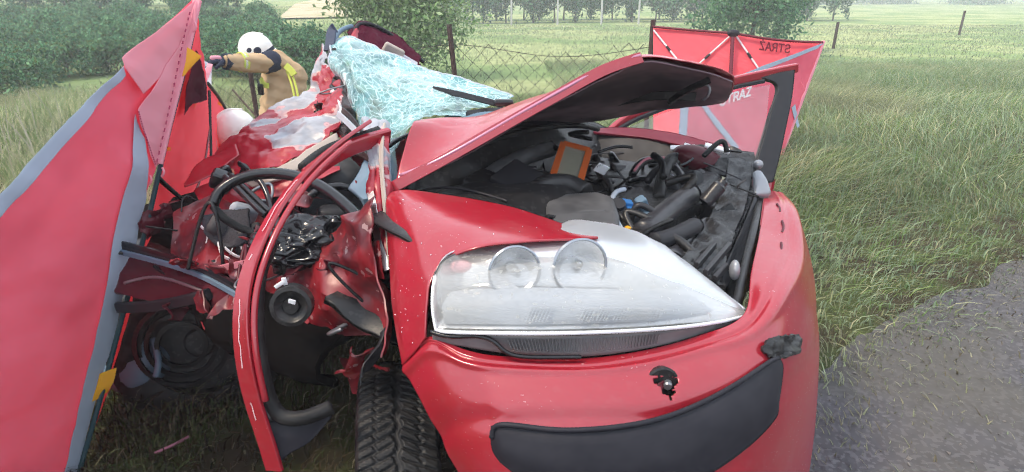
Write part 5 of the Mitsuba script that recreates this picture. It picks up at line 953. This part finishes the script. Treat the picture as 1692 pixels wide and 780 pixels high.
# ---------------------------------------------------------------- firefighters
def body(bones, refine=.02, it=6):
    """bones: lists of (point, radius): hulls of spheres, joined into one continuous skin."""
    ms = []
    for ch in bones:
        for (a, ra), (b, rb) in zip(ch[:-1], ch[1:]):
            ms.append(m3.Manifold.batch_hull([m3.Manifold.sphere(ra, 16).translate(tuple(map(float, a))), m3.Manifold.sphere(rb, 16).translate(tuple(map(float, b)))]))
    m = m3.Manifold.batch_boolean(ms, m3.OpType.Add).refine_to_length(refine)
    t = man2tri(m); trimesh.smoothing.filter_taubin(t, iterations=it); return t
def hand(c, d, up, s=1.):
    """A gloved hand: palm, four fingers curling along d then down -up, and a thumb."""
    d = d/np.linalg.norm(d); sd_ = np.cross(up, d); sd_ /= np.linalg.norm(sd_); up = np.cross(d, sd_); bs = [[(c, .034*s), (c+d*.05*s, .036*s)]]
    bs.append([(c+d*.05*s+sd_*.026*s, .018*s), (c+d*.05*s-sd_*.026*s, .018*s)])
    for i, ln_ in enumerate((.085, .095, .09, .07)):
        b0 = c + d*.06*s + sd_*(.033-.022*i)*s
        bs.append([(b0, .0135*s), (b0 + d*ln_*.45*s - up*.008, .0125*s), (b0 + d*ln_*.72*s - up*.034*s, .0115*s), (b0 + d*ln_*.7*s - up*.058*s, .0105*s)])
    t0 = c + sd_*.03*s + d*.012*s
    bs.append([(t0, .017*s), (t0 + sd_*.022*s + d*.03*s - up*.02*s, .0145*s), (t0 + sd_*.012*s + d*.058*s - up*.04*s, .0125*s)])
    return body(bs, .005, 4)
def helmet(name, c, face, up, s=1., marks=True):
    face = face/np.linalg.norm(face); up = up - face*(up @ face); up /= np.linalg.norm(up); sd_ = np.cross(up, face); M3 = np.array([sd_, face, up]).T
    def put(m): m = m.copy(); m.vertices = m.vertices @ M3.T*s + c; return m
    m = trimesh.creation.icosphere(5); v = m.vertices.copy(); v *= V(.130, .158, .150); low = v[:, 2] < -.055; v[low, 2] = -.055 + (v[low, 2]+.055)*.12
    v[:, 2] += .012*np.exp(-(v[:, 0]/.02)**2)*(v[:, 2] > .03)
    m.vertices = v; sh = pick(name, 'helmet', put(m), 'helmet_shell')
    hn = 'helmet'
    pick(name, hn+'__brim', put(lathe([(.128, -.062), (.142, -.066), (.142, -.056), (.128, -.05)], V(0, 0, 0), V(0, 0, 1), 40).apply_transform(np.diag([1, 1.18, 1, 1]))), 'helmet_shell', 30)
    pick(name, hn+'__ridge', put(tube([(0, .13, .085), (0, .06, .152), (0, -.04, .158), (0, -.13, .10)], .012, 8)), 'helmet_shell')
    if marks:
        for (x, y, z, a_, b_) in ((.126, .0, .015, .031, .036), (.112, .062, .05, .020, .024)):
            q = V(x, y, z); n_ = q/V(.13, .158, .15)**2; n_ /= np.linalg.norm(n_); q = n_*0 + q/np.sqrt(((q/V(.13, .158, .15))**2).sum())
            mm = trimesh.creation.icosphere(3); mm.vertices *= V(a_, b_, .008); mm.apply_transform(trimesh.geometry.align_vectors([0, 0, 1], n_)); mm.apply_translation(q); pick(name, hn+'__dark_oval', put(mm), 'navy_fabric')
    pick(name, hn+'__visor', put(lathe([(.134, -.055), (.138, -.05), (.137, -.02), (.133, -.02)], V(0, 0, 0), V(0, 0, 1), 40).apply_transform(np.diag([.99, 1.16, 1, 1]))), 'tab_yellow' if not marks else 'navy_fabric', 30)
    nc = [[(c - face*.06*s - up*.06*s + sd_*x*s, .05*s), (c - face*.14*s - up*.13*s + sd_*x*.9*s, .045*s)] for x in (-.07, 0, .07)]
    pick(name, 'neck_guard', body(nc, .02, 3), 'navy_fabric')
def face_head(name, c, face, up, s=1.):
    face = face/np.linalg.norm(face); up = up - face*(up @ face); up /= np.linalg.norm(up); sd_ = np.cross(up, face)
    def at(x, y, z): return c + (sd_*x + face*y + up*z)*s
    return [[(at(0, 0, .02), .085*s), (at(0, .02, -.06), .068*s), (at(0, .045, -.105), .035*s)], [(at(0, .085, -.01), .013*s), (at(0, .108, -.04), .014*s)], [(at(.083, 0, -.02), .018*s), (at(.083, -.005, -.05), .014*s)], [(at(-.083, 0, -.02), .018*s), (at(-.083, -.005, -.05), .014*s)], [(at(.02, .088, -.075), .009*s), (at(-.02, .088, -.075), .009*s)], [(at(0, -.01, -.06), .06*s), (at(0, -.04, -.16), .058*s)]], at
P1 = 'person'; tag(P1, 'firefighter in a tan jacket and white helmet bending to hold the screen', 'person')
hc = V(*(-2.423,6.425,0.832)); fd = V(-.80, -.40, -.42); hu = V(-.45, -.25, .85)
sh_r, sh_l, hip = V(*(-2.218,6.231,0.739)), V(*(-2.293,6.643,0.7)), V(*(-2.217,6.264,0.107))
el_r, wr_r = V(*(-2.36,5.994,0.762)), V(*(-2.472,5.853,0.785))
neck = V(*(-2.28,6.449,0.752)); chest = V(*(-2.216,6.384,0.578))
gzh = float(gz(hip[0], hip[1]))
kn = [hip + V(-.12, -.1, -.36), hip + V(-.02, .1, -.36)]; ft = [V(hip[0]-.02, hip[1]-.12, gzh+.08), V(hip[0]+.1, hip[1]+.14, gzh+.08)]
hb, at = face_head(P1, hc - hu*.03, fd, hu)
pick(P1, 'body', body(hb + [[(neck, .06), (chest, .14), (hip, .14)], [(chest, .1), (sh_r, .07), (el_r, .05), (wr_r, .035)]] + [[(hip, .11), (k_, .075), (f_, .05)] for k_, f_ in zip(kn, ft)], .03), 'skin')
helmet(P1, hc, fd, hu)
for x in (-.03, .03): pick(P1, 'eye', man2tri(m3.Manifold.sphere(.011, 12).translate(tuple(map(float, at(x, .074, 0))))), 'gloss_black')
back = chest + V(.10, .03, .02)
jk = body([[(neck + V(.03, 0, -.02), .11), (chest + V(.02, 0, 0), .185), (hip + V(0, 0, .12), .20), (hip + V(0, 0, -.06), .205)], [(back, .14), (hip + V(.06, 0, .1), .16)], [(chest + V(0, -.05, .08), .13), (sh_r, .105), (el_r, .082), (wr_r + V(.02, 0, 0), .066)], [(chest, .12), (sh_l, .11), (sh_l + V(-.0, .05, -.26), .08), (sh_l + V(-.02, .0, -.48), .065)]], .022, 8)
d_ = meshkit.fbm(jk.vertices*8, 3, 2); jk.vertices += jk.vertex_normals*((d_-.5)*.055)[:, None]; jk.vertices += jk.vertex_normals*(.006*np.sin(jk.vertices[:, 2]*60 + jk.vertices[:, 0]*20))[:, None]
pick(P1, 'jacket', jk, 'tan_fabric')
pick(P1, 'shoulder_patch', body([[(sh_r + V(.0, -.02, .01), .106), (sh_r*.72 + el_r*.28, .099)]], .02, 3), 'navy_fabric')
ad = (wr_r-el_r)/np.linalg.norm(wr_r-el_r)
for f, mt in ((.42, 'hi_vis'), (.50, 'silver_tape'), (.58, 'hi_vis')):
    q = el_r*(1-f) + wr_r*f + (sh_r-el_r)*.18; pick(P1, 'sleeve_stripe', lathe([(.080, -.014), (.088, -.012), (.088, .012), (.080, .014)], q, ad, 24), mt, 30)
pick(P1, 'cuff', lathe([(.055, -.03), (.074, -.03), (.070, .03), (.052, .03)], wr_r, ad, 24), 'navy_fabric', 30)
pick(P1, 'glove', hand(wr_r + ad*.05, ad + V(0, 0, -.1), V(0, .2, 1), 1.25), 'navy_fabric')
pick(P1, 'glove_patch', body([[(wr_r + ad*.06 + V(0, -.03, .03), .022), (wr_r + ad*.12 + V(0, -.03, .028), .02)]], .01, 2), 'pink_patch')
for o in (0., .035): pick(P1, 'back_stripe', strip(np.array([V(*(-2.084,6.203,0.666)), V(*(-2.032,6.14,0.552)), V(*(-1.996,6.068,0.386)), V(*(-1.984,6.005,0.214))]) + V(o, 0, 0), .018, .02, V(1, 0, 0), 24), 'hi_vis', 20)
pick(P1, 'chest_stripe', strip([V(*(-2.313,6.15,0.606)), V(*(-2.276,6.12,0.555)), V(*(-2.237,6.116,0.545))], .05, .02, UP, 10), 'hi_vis', 20)
pick(P1, 'shoulder_stripe', strip([V(*(-2.078,6.171,0.723)), V(*(-2.022,6.152,0.671)), V(*(-2,6.141,0.64))], .06, .02, V(1, 0, .3), 10), 'hi_vis', 20)
pick(P1, 'radio', cat_([rbox((-2.306,6.094,0.515), (.05, .04, .10), r=.01), tube([(-2.311,6.102,0.535), (-2.337,6.109,0.611)], .008, 6)]), 'gloss_black', 30)
pick(P1, 'trousers', body([[(hip, .19), (kn[0], .12), (ft[0] + V(0, 0, .1), .095)], [(hip + V(.03, .1, 0), .18), (kn[1], .12), (ft[1] + V(0, 0, .1), .095)]], .03), 'navy_fabric')
for f_ in ft: pick(P1, 'boot', body([[(f_ + V(0, 0, .12), .08), (f_ + V(0, 0, -.03), .065), (f_ + V(-.17, -.06, -.035), .05)]], .02), 'gloss_black')
P2 = 'person_001'; tag(P2, 'second firefighter crouching low so only the white helmet shows above the crushed roof', 'person')
hc = V(*(-2.111,4.97,0.355)); fd = V(-.75, -.55, -.50); hu = V(-.45, -.25, .9)
g2 = float(gz(hc[0], hc[1])); sc_ = hc + V(.07, .20, -.30); hp = hc + V(.12, .50, -.50)
hb, at = face_head(P2, hc - hu*.03, fd, hu)
kk = [V(hc[0]+.18, hc[1]-.08, g2+.12), V(hc[0]+.2, hc[1]+.3, g2+.12)]; f2 = [V(hc[0]+.62, hc[1]-.05, g2+.08), V(hc[0]+.64, hc[1]+.3, g2+.08)]
pick(P2, 'body', body(hb + [[(sc_, .12), (hp, .13)]] + [[(hp, .1), (a, .08), (b, .05)] for a, b in zip(kk, f2)] + [[(sc_, .08), (hc + V(.05, -.2, -.3), .05), (hc + V(-.12, -.25, -.42), .04)]], .03), 'skin')
helmet(P2, hc, fd, hu, 1.0, False)
pick(P2, 'helmet__dark_mark', rbox(hc + V(.03, -.135, -.045), (.08, .02, .03), euler(.2, .3, .3), .008), 'navy_fabric', 30)
for x in (-.03, .03): pick(P2, 'eye', man2tri(m3.Manifold.sphere(.011, 12).translate(tuple(map(float, at(x, .074, 0))))), 'gloss_black')
pick(P2, 'jacket', body([[(sc_, .16), (hp, .18)], [(sc_, .1), (hc + V(.05, -.2, -.3), .075), (hc + V(-.10, -.25, -.40), .06)]], .025), 'tan_fabric')
pick(P2, 'trousers', body([[(hp, .16), (a, .11), (b, .085)] for a, b in zip(kk, f2)], .03), 'navy_fabric')
pick(P2, 'glove', hand(hc + V(-.13, -.26, -.43), V(-.5, -.2, -.5), V(-.5, 0, .7), 1.1), 'navy_fabric')
for b in f2: pick(P2, 'boot', body([[(b + V(0, 0, .02), .07), (b + V(.12, 0, -.03), .05)]], .02), 'gloss_black')
c_ = add('held_cloth', fabric([[(-2.592,5.671,0.812),(-2.561,5.685,0.791),(-2.539,5.709,0.769)],
 [(-2.623,5.619,0.728),(-2.577,5.632,0.707),(-2.535,5.653,0.705)],
 [(-2.584,5.553,0.637),(-2.553,5.57,0.625),(-2.531,5.587,0.583)],
 [(-2.553,5.518,0.542),(-2.543,5.537,0.534),(-2.536,5.565,0.525)]], 24, 30, .03, 7, 2, .004), 'cloth_white', True, label='white and pale blue cloth hanging from the firefighter glove', cat='cloth')
add('pink_fold', fabric([[(-2.534,5.602,0.799),(-2.493,5.609,0.788)],
 [(-2.549,5.557,0.735),(-2.508,5.574,0.723)],
 [(-2.569,5.537,0.678),(-2.534,5.54,0.658)]], 12, 16, .02, 8, 3, .004), 'pink_patch', True, parent='held_cloth')
# stakes and debris
for a, b in (((-2.952,7.009,0.392), (-2.542,6.594,0.135)), ((-2.335,6.46,0.349), (-2.536,6.384,0.143))): add('thin_stake', tube([a, V(*b) + (V(*b)-V(*a))*1.1], .009, 6), 'rust_iron', True, label='thin dark metal stake leaning between the fence and the car', cat='stake', group='thin stakes by the fence')
GC = V(*(-1.45,2.222,-0.013)); 
m = m3.Manifold.sphere(1, 40).scale((.13, .12, .12)).trim_by_plane((0, 0, 1), -.04); t_m = man2tri(m.refine_to_length(.02)); t_m.vertices += t_m.vertex_normals*((meshkit.fbm(t_m.vertices*9, 3, 1)-.5)*.03)[:, None]
t_m.apply_transform(trimesh.transformations.euler_matrix(.3, -.35, .4)); t_m.apply_translation(GC)
add('fallen_headrest', t_m, 'blue_grey', True, label='rounded grey headrest lying on the grass beside the rear wheel', cat='headrest')
add('post', tube([(-1.343,2.165,0.12), (-1.309,2.108,0.051), (-1.318,2.09,0.005)], .012, 7), 'blue_grey', True, parent='fallen_headrest')
add('broken_strip', strip([[(-1.185,1.792,-0.1),(-1.141,1.817,-0.09),(-1.12,1.868,-0.1)]][0], .03, .008, V(.3, -.6, .5), 12), 'pink_strip', 20, label='pinkish broken plastic strip lying in the shaded grass', cat='debris')
